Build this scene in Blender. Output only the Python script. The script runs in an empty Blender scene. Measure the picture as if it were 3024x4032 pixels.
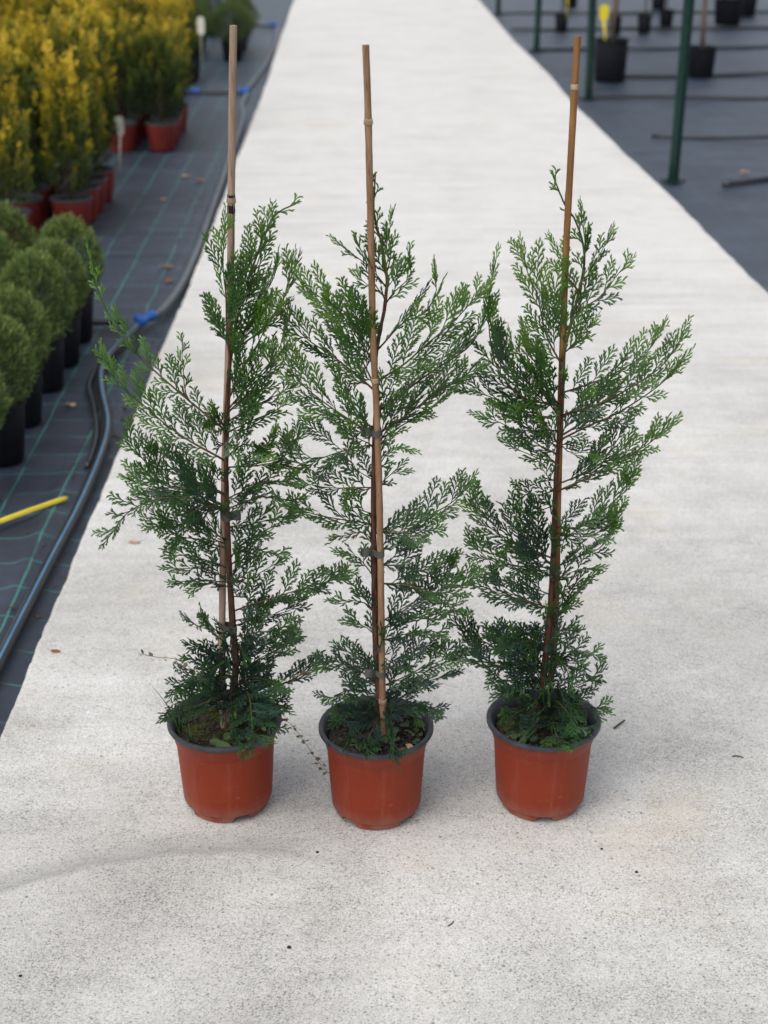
import bpy, math, random
import numpy as np
from mathutils import Vector, Matrix
R = math.radians
scene = bpy.context.scene
col = scene.collection

# ------------------------------------------------------------------ camera
cam_data = bpy.data.cameras.new('camera')
cam = bpy.data.objects.new('camera', cam_data); col.objects.link(cam)
cam.location = (-0.040, -2.421, 1.770)
cam.rotation_euler = (R(90 - 23.54), 0, R(-1.30))
cam_data.sensor_fit = 'VERTICAL'; cam_data.sensor_height = 36.0; cam_data.lens = 52.08
cam_data.clip_start = 0.05; cam_data.clip_end = 500
cam_data.dof.use_dof = True; cam_data.dof.focus_distance = 2.62; cam_data.dof.aperture_fstop = 4.0
scene.camera = cam
# ------------------------------------------------------------------ overcast sky and sun
world = bpy.data.worlds.new('World'); scene.world = world; world.use_nodes = True
wn = world.node_tree; wn.nodes.clear()
SUN_EL, SUN_AZ = 58.0, 222.0            # azimuth clockwise from +Y
sky = wn.nodes.new('ShaderNodeTexSky'); sky.sky_type = 'NISHITA'; sky.sun_disc = False
sky.sun_elevation = R(SUN_EL); sky.sun_rotation = R(SUN_AZ); sky.dust_density = 3.0; sky.air_density = 1.0
hs = wn.nodes.new('ShaderNodeHueSaturation'); hs.inputs['Saturation'].default_value = 0.34
bg = wn.nodes.new('ShaderNodeBackground'); bg.inputs['Strength'].default_value = 0.15
wo = wn.nodes.new('ShaderNodeOutputWorld')
wn.links.new(sky.outputs[0], hs.inputs['Color']); wn.links.new(hs.outputs[0], bg.inputs['Color']); wn.links.new(bg.outputs[0], wo.inputs['Surface'])
sl = bpy.data.lights.new('sun', 'SUN'); sl.energy = 1.05; sl.angle = R(45); sl.color = (1.0, 0.962, 0.905)
sun = bpy.data.objects.new('sun', sl); col.objects.link(sun)
_d = Vector((math.sin(R(SUN_AZ)) * math.cos(R(SUN_EL)), math.cos(R(SUN_AZ)) * math.cos(R(SUN_EL)), math.sin(R(SUN_EL))))
sun.rotation_euler = _d.to_track_quat('Z', 'Y').to_euler(); sun.location = (0, 0, 6)
scene.view_settings.view_transform = 'Standard'; scene.view_settings.look = 'None'
scene.view_settings.exposure = 0.36; scene.view_settings.gamma = 1.0; scene.view_settings.use_curve_mapping = False

scene.cycles.max_bounces = 5; scene.cycles.diffuse_bounces = 3; scene.cycles.glossy_bounces = 2; scene.cycles.transmission_bounces = 1
PZ = 0.08          # top of the concrete path
PX0, PX1 = -0.794, 1.767

# ------------------------------------------------------------------ materials
class NT:
    def __init__(self, name):
        self.m = bpy.data.materials.new(name); self.m.use_nodes = True
        self.t = self.m.node_tree; self.b = self.t.nodes['Principled BSDF']
    def n(self, typ, **kw):
        nd = self.t.nodes.new('ShaderNode' + typ)
        for k, v in kw.items():
            if k in nd.inputs: nd.inputs[k].default_value = v
            else: setattr(nd, k, v)
        return nd
    def l(self, a, b): self.t.links.new(a, b)
    def obj(self, scale=(1, 1, 1)):
        tc = self.n('TexCoord'); mp = self.n('Mapping'); mp.inputs['Scale'].default_value = scale
        self.l(tc.outputs['Object'], mp.inputs[0]); return mp.outputs[0]
    def noise(self, vec, scale, detail=3, rough=0.55):
        nd = self.n('TexNoise'); nd.inputs['Scale'].default_value = scale; nd.inputs['Detail'].default_value = detail; nd.inputs['Roughness'].default_value = rough
        self.l(vec, nd.inputs['Vector']); return nd.outputs['Fac']
    def ramp(self, fac, stops):
        r = self.n('ValToRGB'); e = r.color_ramp.elements
        while len(e) < len(stops): e.new(0.5)
        for el, (p, c) in zip(e, stops):
            el.position = p; el.color = (*c, 1) if not isinstance(c, (int, float)) else (c, c, c, 1)
        self.l(fac, r.inputs[0]); return r.outputs[0]
    def mix(self, fac, a, b, mode='MIX'):
        m = self.n('MixRGB', blend_type=mode)
        for s, v in zip(m.inputs, (fac, a, b)):
            if hasattr(v, 'node'): self.l(v, s)
            else: s.default_value = v if isinstance(v, (int, float)) else (*v, 1)
        return m.outputs[0]
    def math(self, op, a, b=0.0, clamp=False):
        m = self.n('Math', operation=op, use_clamp=clamp)
        for s, v in zip(m.inputs, (a, b)):
            if hasattr(v, 'node'): self.l(v, s)
            else: s.default_value = v
        return m.outputs[0]
    def bump(self, h, strength=0.3, dist=0.002):
        b = self.n('Bump'); b.inputs['Strength'].default_value = strength; b.inputs['Distance'].default_value = dist
        self.l(h, b.inputs['Height']); self.l(b.outputs[0], self.b.inputs['Normal'])
    def done(self, c, rough=0.6, spec=0.5):
        if hasattr(c, 'node'): self.l(c, self.b.inputs['Base Color'])
        else: self.b.inputs['Base Color'].default_value = (*c, 1)
        if hasattr(rough, 'node'): self.l(rough, self.b.inputs['Roughness'])
        else: self.b.inputs['Roughness'].default_value = rough
        self.b.inputs['Specular IOR Level'].default_value = spec
        return self.m

M = {}
def plain(name, c, rough=0.6, spec=0.4, var=0.25, scale=30):
    t = NT(name); v = t.obj()
    f = t.noise(v, scale, 4)
    lo = tuple(x * (1 - var) for x in c); hi = tuple(min(1, x * (1 + var)) for x in c)
    M[name] = t.done(t.ramp(f, [(0.3, lo), (0.7, hi)]), rough, spec)
    return M[name]

# concrete: brushed across the walkway, worn to speckled aggregate in places
t = NT('concrete'); tc = t.n('TexCoord'); P = tc.outputs['Object']
sx = t.n('SeparateXYZ'); t.l(P, sx.inputs[0]); X, Y = sx.outputs[0], sx.outputs[1]
brush = t.noise(t.obj((0.55, 6.0, 1)), 2.2, 6, 0.68)
brush2 = t.noise(t.obj((2.0, 26.0, 1)), 3.0, 4, 0.6)
patch = t.noise(P, 1.55, 5, 0.6)
grain = t.noise(P, 280, 3, 0.8)
grain2 = t.noise(P, 70, 4, 0.7)
far = t.math('MULTIPLY', t.math('ADD', Y, 0.10), 0.20, True)  # far end whitened: grazing-view brightness put into the colour along with wear
wear_glare = t.math('ADD', t.math('ADD', t.math('ADD', t.math('MULTIPLY', patch, t.math('SUBTRACT', 0.88, t.math('MULTIPLY', far, 0.42))), 0.13), t.math('MULTIPLY', brush, t.math('ADD', t.math('MULTIPLY', far, 0.42), 0.30))), t.math('ADD', t.math('MULTIPLY', far, 0.24), 0.03))
wear_glare = t.math('ADD', wear_glare, t.math('MULTIPLY', t.math('SUBTRACT', grain2, 0.5), 0.28))
c1 = t.ramp(wear_glare, [(0.50, (.415, .403, .380)), (0.68, (.47, .458, .433)), (0.86, (.565, .553, .528)), (1.0, (.645, .633, .61))])
# grain: darker sand grains between pale paste
dens = t.noise(P, 7, 6, 0.7)
grain_m = t.math('ADD', t.math('ADD', t.math('MULTIPLY', grain, 0.75), t.math('MULTIPLY', t.noise(P, 420, 2, .6), 0.25)), t.math('MULTIPLY', t.math('SUBTRACT', dens, 0.5), 0.24))
gm = t.ramp(grain_m, [(0.34, 0.30), (0.44, 0.82), (0.52, 1.06), (0.66, 1.24)])
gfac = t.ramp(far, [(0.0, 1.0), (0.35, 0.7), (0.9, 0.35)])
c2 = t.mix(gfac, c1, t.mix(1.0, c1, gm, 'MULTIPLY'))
# dark pits
vo = t.n('TexVoronoi'); vo.inputs['Scale'].default_value = 48; t.l(P, vo.inputs['Vector'])
pit = t.ramp(vo.outputs['Distance'], [(0.09, 1.0), (0.20, 0.0)])
pitm = t.ramp(t.noise(P, 6, 4, .7), [(0.42, 0.0), (0.62, 1.0)])
sepv = t.n('SeparateXYZ'); t.l(vo.outputs['Color'], sepv.inputs[0])
some = t.math('GREATER_THAN', sepv.outputs[0], 0.62)
pitf = t.math('MULTIPLY', t.math('MULTIPLY', pit, pitm), t.math('MULTIPLY', some, 0.62))
vo2 = t.n('TexVoronoi'); vo2.inputs['Scale'].default_value = 120; t.l(P, vo2.inputs['Vector'])
sep2 = t.n('SeparateXYZ'); t.l(vo2.outputs['Color'], sep2.inputs[0])
pit2 = t.math('MULTIPLY', t.ramp(vo2.outputs['Distance'], [(0.16, 1.0), (0.30, 0.0)]), t.math('MULTIPLY', t.math('GREATER_THAN', sep2.outputs[0], 0.70), t.ramp(far, [(0.0, 0.55), (0.5, 0.25)])))
pitf = t.math('MAXIMUM', t.math('MULTIPLY', pitf, 1.25), pit2, True)
c3 = t.mix(pitf, c2, (.17, .162, .150))
# rusty tan stains
tan = t.ramp(t.noise(t.obj((1, 1.4, 1)), 2.7, 3, .5), [(0.60, 0.0), (0.76, 0.32)])
c4 = t.mix(tan, c3, (.55, .46, .33))
c4 = t.mix(t.math('MULTIPLY', t.ramp(brush2, [(0.50, 0.0), (0.75, 1.0)]), t.math('ADD', t.math('MULTIPLY', far, 0.22), 0.05)), c4, (.30, .285, .255))
# old trowel trail that runs across the slab in front of the pots
trail = t.math('SUBTRACT', Y, t.math('ADD', -0.118, t.math('MULTIPLY', t.math('POWER', t.math('ADD', X, 0.30), 2.0), -0.75)))
trail = t.math('ADD', trail, t.math('MULTIPLY', t.math('SUBTRACT', t.noise(P, 14, 4), 0.5), 0.045))
tl = t.ramp(t.math('ADD', trail, 0.5), [(0.478, 0.0), (0.496, 0.62), (0.506, 0.45), (0.56, 0.0)])
txm = t.ramp(t.math('ADD', X, 1.0), [(0.0, 1.0), (0.75, 1.0), (1.0, 0.0)])
c5 = t.mix(t.math('MULTIPLY', t.math('MULTIPLY', tl, txm), 0.95), c4, (.25, .245, .235))
t.bump(t.math('ADD', t.math('MULTIPLY', grain, 0.6), t.math('ADD', t.math('MULTIPLY', brush2, 0.8), t.math('MULTIPLY', pitf, -1.2))), 0.55, 0.003)
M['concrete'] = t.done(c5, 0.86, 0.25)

# woven ground cover cloth with green guide threads
def mat_cloth(name, base, thread):
    t = NT(name); tc = t.n('TexCoord'); P = tc.outputs['Object']
    wob = t.n('TexNoise'); wob.inputs['Scale'].default_value = 2.2; t.l(P, wob.inputs['Vector'])
    wv = t.n('VectorMath', operation='SCALE'); t.l(wob.outputs['Color'], wv.inputs[0]); wv.inputs['Scale'].default_value = 0.03
    ad = t.n('VectorMath', operation='ADD'); t.l(P, ad.inputs[0]); t.l(wv.outputs[0], ad.inputs[1])
    s = t.n('SeparateXYZ'); t.l(ad.outputs[0], s.inputs[0])
    def lines(c, off, w):
        f = t.math('FRACT', t.math('DIVIDE', t.math('ADD', c, off), 0.165))
        return t.math('LESS_THAN', t.math('ABSOLUTE', t.math('SUBTRACT', f, 0.5)), w)
    lx = lines(s.outputs[0], 0.935 - 0.015 + 0.0825, 0.018); ly = lines(s.outputs[1], -0.828 - 0.015 + 0.0825 + 1.65, 0.018)
    brk = t.ramp(t.noise(P, 9, 3), [(0.33, 0.15), (0.5, 1.0)])
    th = t.math('MULTIPLY', t.math('MAXIMUM', t.math('MULTIPLY', lx, 0.9), t.math('MULTIPLY', ly, 0.75)), brk)
    weave = t.n('TexWave', wave_type='BANDS', bands_direction='X'); weave.inputs['Scale'].default_value = 130; weave.inputs['Distortion'].default_value = 1.0; t.l(P, weave.inputs['Vector'])
    weave2 = t.n('TexWave', wave_type='BANDS', bands_direction='Y'); weave2.inputs['Scale'].default_value = 90; weave2.inputs['Distortion'].default_value = 1.0; t.l(P, weave2.inputs['Vector'])
    dust = t.noise(t.obj((1, 2.2, 1)), 2.4, 6, .65)
    lo = tuple(x * 0.62 for x in base); hi = (base[0] * 1.75, base[1] * 1.65, base[2] * 1.6)
    c = t.ramp(dust, [(0.34, lo), (0.52, base), (0.72, hi)])
    fib = t.noise(t.obj((6, 60, 1)), 4, 3)
    c = t.mix(0.5, c, t.mix(1.0, c, t.ramp(fib, [(0.3, 0.7), (0.7, 1.3)]), 'MULTIPLY'))
    c = t.mix(t.math('MULTIPLY', th, thread), c, (.045, .25, .205))
    dirt = t.ramp(t.noise(P, 21, 5, .7), [(0.66, 0.0), (0.76, 0.55)])
    c = t.mix(dirt, c, (.11, .085, .065))
    t.bump(t.math('ADD', t.math('MULTIPLY', weave.outputs['Fac'], .4), t.math('ADD', t.math('MULTIPLY', weave2.outputs['Fac'], .4), t.noise(P, 7, 4))), 0.35, 0.006)
    M[name] = t.done(c, 0.40, 0.8)
mat_cloth('cloth_left', (.024, .033, .056), 0.9)
mat_cloth('cloth_right', (.030, .043, .070), 0.22)
plain('soil_ground', (.050, .036, .028), 0.95, 0.1, 0.5, 40)

# terracotta-coloured plastic
t = NT('red_plastic'); P = t.obj()
a = t.noise(P, 9, 4); b = t.noise(P, 150, 2, .6); st = t.noise(t.obj((14, 14, 1.6)), 3, 4, .6)
c = t.ramp(a, [(0.3, (.195, .0235, .0062)), (0.7, (.240, .031, .0085))])
c = t.mix(t.math('MULTIPLY', t.ramp(st, [(0.56, 0), (0.72, 1.0)]), 0.14), c, (.34, .13, .09))
c = t.mix(t.ramp(b, [(0.69, 0), (0.77, .3)]), c, (.36, .13, .075))
low = t.n('SeparateXYZ'); t.l(P, low.inputs[0])
dustm = t.math('MULTIPLY', t.ramp(low.outputs[2], [(0.0, 0.65), (0.045, 0.0)]), t.ramp(t.noise(P, 30, 4), [(0.35, 0.2), (0.65, 1.0)]))
c = t.mix(dustm, c, (.30, .20, .16))
scr = t.noise(t.obj((3.0, 3.0, 30.0)), 9, 3, .6); scr2 = t.noise(t.obj((26, 26, 3.0)), 6, 2, .5)
c = t.mix(t.math('MULTIPLY', t.math('MAXIMUM', t.ramp(scr, [(0.66, 0), (0.68, 1.0), (0.695, 0)]), t.ramp(scr2, [(0.675, 0), (0.69, 1.0), (0.70, 0)])), 0.18), c, (.42, .20, .15))
spl = t.ramp(t.noise(P, 75, 3, .6), [(0.66, 0), (0.70, .6)])
c = t.mix(t.math('MULTIPLY', spl, t.ramp(t.noise(P, 11, 2), [(0.52, 0), (0.64, 1)])), c, (.30, .17, .12))
t.bump(t.math('ADD', t.noise(P, 60, 3), t.math('MULTIPLY', b, .3)), 0.10, 0.002)
M['red_plastic'] = t.done(c, t.ramp(a, [(0.3, 0.45), (0.7, 0.6)]), 0.28)
plain('red_plastic_old', (.165, .018, .012), 0.5, 0.4, 0.2, 12)
plain('dark_plastic', (.040, .042, .052), 0.5, 0.4, 0.25, 60)
plain('black_plastic', (.008, .009, .013), 0.6, 0.14, 0.3, 25)
plain('inner_black', (.012, .012, .013), 0.6, 0.3, 0.3, 25)
# potting soil
t = NT('potting_soil'); P = t.obj()
c = t.ramp(t.noise(P, 130, 4, .75), [(0.34, (.010, .008, .007)), (0.54, (.032, .026, .022)), (0.70, (.12, .11, .105))])
moss = t.ramp(t.noise(P, 24, 4, .6), [(0.53, 0), (0.64, .9)])
M['potting_soil'] = None
t.bump(t.noise(P, 90, 4, .7), 0.8, 0.004)
M['potting_soil'] = t.done(c, 0.95, 0.15)
t = NT('mossy_soil'); P = t.obj()
c = t.ramp(t.noise(P, 120, 4, .75), [(0.34, (.012, .010, .008)), (0.56, (.036, .030, .022)), (0.72, (.10, .09, .08))])
mcol = t.ramp(t.noise(P, 170, 3, .7), [(0.3, (.022, .030, .005)), (0.7, (.085, .10, .018))])
moss = t.ramp(t.noise(P, 26, 4, .6), [(0.46, 0), (0.56, .95)])
c = t.mix(moss, c, mcol)
t.bump(t.noise(P, 110, 4, .7), 0.9, 0.005)
M['mossy_soil'] = t.done(c, 0.95, 0.15)
plain('crumb', (.050, .043, .038), 0.95, 0.1, 0.7, 200)

def mat_tint(name, stops, rough=0.5, spec=0.4, noise_amt=0.12, nscale=40, trans=0.0):
    t = NT(name); at = t.n('Attribute'); at.attribute_name = 'tint'
    f = t.math('ADD', at.outputs['Fac'], t.math('MULTIPLY', t.math('SUBTRACT', t.noise(t.obj(), nscale, 3), 0.5), noise_amt * 2))
    M[name] = t.done(t.ramp(f, stops), rough, spec)
    if trans:
        t.b.inputs['Subsurface Weight'].default_value = 0
    return M[name]
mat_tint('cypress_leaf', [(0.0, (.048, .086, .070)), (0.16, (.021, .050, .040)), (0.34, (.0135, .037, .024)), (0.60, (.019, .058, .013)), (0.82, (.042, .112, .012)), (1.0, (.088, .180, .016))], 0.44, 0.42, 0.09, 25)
mat_tint('cypress_stem', [(0.0, (.060, .024, .015)), (0.22, (.075, .038, .017)), (0.42, (.080, .068, .020)), (1.0, (.034, .062, .017))], 0.6, 0.3, 0.12, 60)
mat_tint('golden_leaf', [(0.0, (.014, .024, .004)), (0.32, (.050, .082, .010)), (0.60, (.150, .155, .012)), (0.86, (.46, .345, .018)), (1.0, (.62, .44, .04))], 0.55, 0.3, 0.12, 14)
mat_tint('globe_leaf', [(0.0, (.008, .017, .004)), (0.45, (.045, .085, .019)), (1.0, (.20, .27, .070))], 0.55, 0.3, 0.12, 14)
mat_tint('green_leaf', [(0.0, (.010, .020, .005)), (0.5, (.035, .065, .012)), (1.0, (.095, .135, .030))], 0.55, 0.3, 0.12, 14)
mat_tint('weed_leaf', [(0.0, (.026, .052, .013)), (1.0, (.058, .100, .030))], 0.5, 0.4, 0.1, 90)
mat_tint('runner_leaf', [(0.0, (.13, .050, .030)), (0.5, (.085, .105, .045)), (1.0, (.15, .17, .085))], 0.55, 0.3, 0.1, 90)

# bark
t = NT('bark'); v = t.obj((60, 60, 9))
c = t.ramp(t.noise(v, 3, 5, .7), [(0.30, (.018, .010, .008)), (0.48, (.068, .032, .020)), (0.66, (.125, .068, .042)), (0.8, (.085, .078, .066))])
t.bump(t.noise(v, 3, 5, .7), 0.9, 0.003); M['bark'] = t.done(c, 0.85, 0.2)
def bamboo(name, lo, mid, hi):
    t = NT(name); v = t.obj((40, 40, 4))
    c = t.ramp(t.noise(v, 3, 4, .6), [(0.28, lo), (0.5, mid), (0.72, hi)])
    sc = t.noise(t.obj((120, 120, 10)), 3, 3, .6)
    c = t.mix(t.ramp(sc, [(0.62, 0), (0.72, .65)]), c, tuple(x * .22 for x in lo))
    t.bump(t.noise(v, 4, 4), 0.3, 0.002); M[name] = t.done(c, 0.6, 0.35)
bamboo('bamboo_a', (.20, .125, .085), (.30, .205, .145), (.37, .27, .20))
bamboo('bamboo_b', (.155, .080, .040), (.255, .145, .078), (.34, .21, .125))
bamboo('bamboo_c', (.155, .066, .022), (.235, .110, .036), (.31, .165, .062))
plain('node_ring', (.36, .26, .17), 0.7, 0.3, 0.4, 90)
plain('mark_ink', (.012, .011, .010), 0.6, 0.3, 0.2, 40)
plain('tie_tape', (.075, .074, .068), 0.55, 0.35, 0.3, 80)
plain('pipe_black', (.022, .024, .028), 0.30, 0.5, 0.25, 14)
plain('pipe_gloss_grey', (.085, .100, .120), 0.34, 0.5, 0.25, 14)  # black pipe with its grey-blue gloss put into the base colour
plain('pipe_stripe', (.075, .19, .32), 0.42, 0.4, 0.15, 20)
plain('fitting_blue', (.020, .110, .42), 0.4, 0.45, 0.2, 30)
plain('yellow_plastic', (.78, .62, .05), 0.5, 0.35, 0.12, 25)
plain('tag_white', (.62, .60, .50), 0.55, 0.3, 0.12, 30)
plain('tag_yellow', (.70, .57, .03), 0.5, 0.3, 0.1, 30)
plain('post_green', (.005, .027, .020), 0.36, 0.32, 0.25, 18)
plain('brown_leaf', (.20, .085, .038), 0.75, 0.2, 0.4, 120)
plain('tan_leaf', (.40, .27, .15), 0.75, 0.2, 0.35, 120)
plain('twig_dark', (.070, .055, .048), 0.85, 0.2, 0.35, 100)
plain('pebble_dark', (.030, .028, .027), 0.8, 0.3, 0.3, 200)
plain('pebble_pale', (.36, .34, .31), 0.85, 0.2, 0.3, 120)
plain('trunk_grey', (.16, .115, .080), 0.85, 0.2, 0.35, 30)

# ------------------------------------------------------------------ mesh helpers
def np_mesh(name, V, F, tint=None, smooth=False):
    V = np.asarray(V, dtype=np.float32); F = np.asarray(F, dtype=np.int32)
    me = bpy.data.meshes.new(name); n = F.shape[1]
    me.vertices.add(len(V)); me.vertices.foreach_set('co', V.ravel())
    me.loops.add(F.size); me.loops.foreach_set('vertex_index', F.ravel())
    me.polygons.add(len(F)); me.polygons.foreach_set('loop_start', np.arange(0, F.size, n, dtype=np.int32))
    me.polygons.foreach_set('use_smooth', np.full(len(F), smooth))
    me.update(calc_edges=True)
    if tint is not None:
        a = me.attributes.new('tint', 'FLOAT', 'POINT'); a.data.foreach_set('value', np.clip(np.asarray(tint, dtype=np.float32), 0, 1))
    return me

class MB:
    def __init__(self): self.v = []; self.f = []; self.t = []
    def add(self, vs, fs, tint=0.0):
        o = len(self.v); self.v += [tuple(p) for p in vs]
        self.f += [tuple(i + o for i in f) for f in fs]
        self.t += list(tint) if hasattr(tint, '__len__') else [tint] * len(vs)
        return self
    def box(self, c, s, rz=0.0):
        x, y, z = (k / 2 for k in s); cr, sr = math.cos(rz), math.sin(rz)
        vs = [(c[0] + a * x * cr - b * y * sr, c[1] + a * x * sr + b * y * cr, c[2] + d * z) for d in (-1, 1) for a, b in ((-1, -1), (1, -1), (1, 1), (-1, 1))]
        return self.add(vs, [(3, 2, 1, 0), (4, 5, 6, 7), (0, 1, 5, 4), (1, 2, 6, 5), (2, 3, 7, 6), (3, 0, 4, 7)])
    def lathe(self, prof, seg=48, c=(0, 0, 0), rfun=None, close=False):
        vs = []; fs = []
        for j, (r, z) in enumerate(prof):
            for i in range(seg):
                a = 2 * math.pi * i / seg
                rr, zz = rfun(j, a, r, z) if rfun else (r, z)
                vs.append((c[0] + rr * math.cos(a), c[1] + rr * math.sin(a), c[2] + zz))
        n = len(prof)
        for j in range(n - 1 + (1 if close else 0)):
            for i in range(seg):
                k = (i + 1) % seg; j2 = (j + 1) % n
                fs.append((j * seg + i, j * seg + k, j2 * seg + k, j2 * seg + i))
        return self.add(vs, fs)
    def tube(self, pts, rad, sides=8, tint=0.0, cap=True):
        pts = [Vector(p) for p in pts]; n = len(pts)
        rad = rad if hasattr(rad, '__len__') else [rad] * n
        tn = tint if hasattr(tint, '__len__') else [tint] * n
        vs = []; ts = []; up = None
        for i, p in enumerate(pts):
            d = (pts[min(i + 1, n - 1)] - pts[max(i - 1, 0)]).normalized()
            if up is None: up = d.orthogonal().normalized()
            else: up = (up - d * up.dot(d)); up = up.normalized() if up.length > 1e-6 else d.orthogonal().normalized()
            w = d.cross(up)
            for k in range(sides):
                a = 2 * math.pi * k / sides
                vs.append(p + (up * math.cos(a) + w * math.sin(a)) * rad[i]); ts.append(tn[i])
        fs = [(i * sides + k, i * sides + (k + 1) % sides, (i + 1) * sides + (k + 1) % sides, (i + 1) * sides + k) for i in range(n - 1) for k in range(sides)]
        if cap: fs += [tuple(range(sides - 1, -1, -1)), tuple((n - 1) * sides + k for k in range(sides))]
        return self.add(vs, fs, ts)
    def mesh(self, name, smooth=False):
        me = bpy.data.meshes.new(name); me.from_pydata(self.v, [], self.f)
        if smooth: me.polygons.foreach_set('use_smooth', [True] * len(me.polygons))
        if any(self.t):
            a = me.attributes.new('tint', 'FLOAT', 'POINT'); a.data.foreach_set('value', self.t)
        me.update(); return me
    def build(self, name, mat, parent=None, smooth=False):
        return link(name, self.mesh(name, smooth), mat, parent)
def smooth_by_angle(o, deg=40):
    me = o.data; me.polygons.foreach_set('use_smooth', [True] * len(me.polygons))
    try: me.set_sharp_from_angle(angle=R(deg))
    except Exception: pass
def link(name, me, mat, parent=None):
    if mat and not me.materials: me.materials.append(M[mat])
    o = bpy.data.objects.new(name, me); col.objects.link(o)
    if parent: o.parent = parent
    return o
def thing(name, label, cat, loc=(0, 0, 0), rz=0.0, group=None):
    o = bpy.data.objects.new(name, None); col.objects.link(o)
    o.empty_display_size = 0.1; o.location = loc; o.rotation_euler = (0, 0, rz)
    return tag(o, label, cat, group)
def tag(o, label, cat, group=None):
    o['label'] = label; o['category'] = cat
    if group: o['group'] = group
    return o
def struct(o): o['kind'] = 'structure'; return o
def catmull(pts, step):
    P = [np.array(p, float) for p in pts]
    P = [2 * P[0] - P[1]] + P + [2 * P[-1] - P[-2]]
    out = []
    for i in range(1, len(P) - 2):
        p0, p1, p2, p3 = P[i - 1:i + 3]; n = max(1, int(round(np.linalg.norm(p2 - p1) / step)))
        for k in range(n):
            u = k / n
            out.append(0.5 * ((2 * p1) + (-p0 + p2) * u + (2 * p0 - 5 * p1 + 4 * p2 - p3) * u * u + (-p0 + 3 * p1 - 3 * p2 + p3) * u ** 3))
    out.append(P[-2]); return np.array(out)
def unit(a): return a / np.maximum(np.linalg.norm(a, axis=-1, keepdims=True), 1e-9)

# ------------------------------------------------------------------ setting: ground, cloth, path
def grid(x0, x1, nx, y0, y1, ny, zf):
    xs = np.linspace(x0, x1, nx) if not hasattr(nx, '__len__') else np.array(nx); ys = np.linspace(y0, y1, ny)
    gx, gy = np.meshgrid(xs, ys); V = np.stack([gx, gy, zf(gx, gy)], -1).reshape(-1, 3)
    w = len(xs); i, j = np.meshgrid(np.arange(w - 1), np.arange(ny - 1)); b = (j * w + i).ravel()
    return V, np.stack([b, b + 1, b + w + 1, b + w], -1)
V, F = grid(-150, 150, 3, -150, 150, 3, lambda x, y: x * 0 - 0.035)
struct(link('ground', np_mesh('ground', V, F), 'soil_ground'))
def wav(x, y, s):
    return np.sin(x * 3.1 + y * 1.7 + s) + .6 * np.sin(x * 7.3 - y * 4.1 + 2 * s) + .4 * np.sin(x * 1.9 + y * 11.7 + 3 * s)
xl = np.concatenate([np.linspace(-30, -2.6, 20), np.linspace(-2.5, -1.1, 20), np.linspace(-1.08, -0.74, 30)])
V, F = grid(0, 0, xl, -8, 60, 420, lambda x, y: 0.003 * wav(x, y, 1) - 0.006 + 0.016 * np.exp(-((x + 0.945) / .028) ** 2) * (y < 1.9) * (0.75 + .25 * np.sin(y * 5.3)) - 0.010 * np.clip((x + 0.88) / .04, 0, 1))
struct(link('ground_cloth_left', np_mesh('ground_cloth_left', V, F, None, True), 'cloth_left'))
xr = np.concatenate([np.linspace(1.70, 2.4, 16), np.linspace(2.5, 6, 30), np.linspace(6.5, 40, 20)])
V, F = grid(0, 0, xr, -8, 60, 240, lambda x, y: 0.007 * wav(x * .8, y * .8, 4) + .006 * np.sin(x * 5 + 3 * np.sin(y * 1.3)) * np.sin(y * 2.1 + x) - 0.012)
struct(link('ground_cloth_right', np_mesh('ground_cloth_right', V, F, None, True), 'cloth_right'))

rs = np.random.RandomState(7)
def rough_edge(ys, seed):
    r = np.random.RandomState(seed); e = np.zeros_like(ys)
    for s, a in ((0.012, .0022), (0.05, .0030), (0.21, .0042), (1.3, .006), (4.1, .010)):
        k = np.arange(ys.min(), ys.max() + s, s); e += np.interp(ys, k, r.randn(len(k))) * a * .65
    return e
ys = np.concatenate([np.arange(-7, -0.5, .1), np.arange(-0.5, 8, .012), np.arange(8, 20, .03), np.arange(20, 60, .5)])
eL = np.interp(ys, [-5, .3, .7, 2.1, 3.1, 4.06, 4.6, 6.1, 7.3, 9.4, 11.4, 13.8, 19.2], [-.793, -.793, -.794, -.783, -.776, -.752, -.750, -.757, -.757, -.745, -.755, -.773, -.794]) + rough_edge(ys, 3)
eR = np.interp(ys, [3.8, 4.5, 5.6, 6.9, 9.6, 11, 13.7, 19], [1.768, 1.763, 1.758, 1.738, 1.715, 1.745, 1.712, 1.765]) + rough_edge(ys, 9)
prof = []
for xl_, xr_, y in zip(eL, eR, ys):
    prof.append([(xl_ - .006, y, -0.03), (xl_ - .004, y, PZ - .022), (xl_ + .003, y, PZ - .006), (xl_ + .012, y, PZ),
                 (xr_ - .012, y, PZ), (xr_ - .003, y, PZ - .006), (xr_ + .004, y, PZ - .022), (xr_ + .006, y, -0.03)])
V = np.array(prof).reshape(-1, 3); n = len(ys)
jj, ii = np.meshgrid(np.arange(n - 1), np.arange(7), indexing='ij'); b = (jj * 8 + ii).ravel()
V[:, 2] += 0
struct(link('concrete_path', np_mesh('concrete_path', V, np.stack([b, b + 1, b + 9, b + 8], -1)), 'concrete'))

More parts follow.
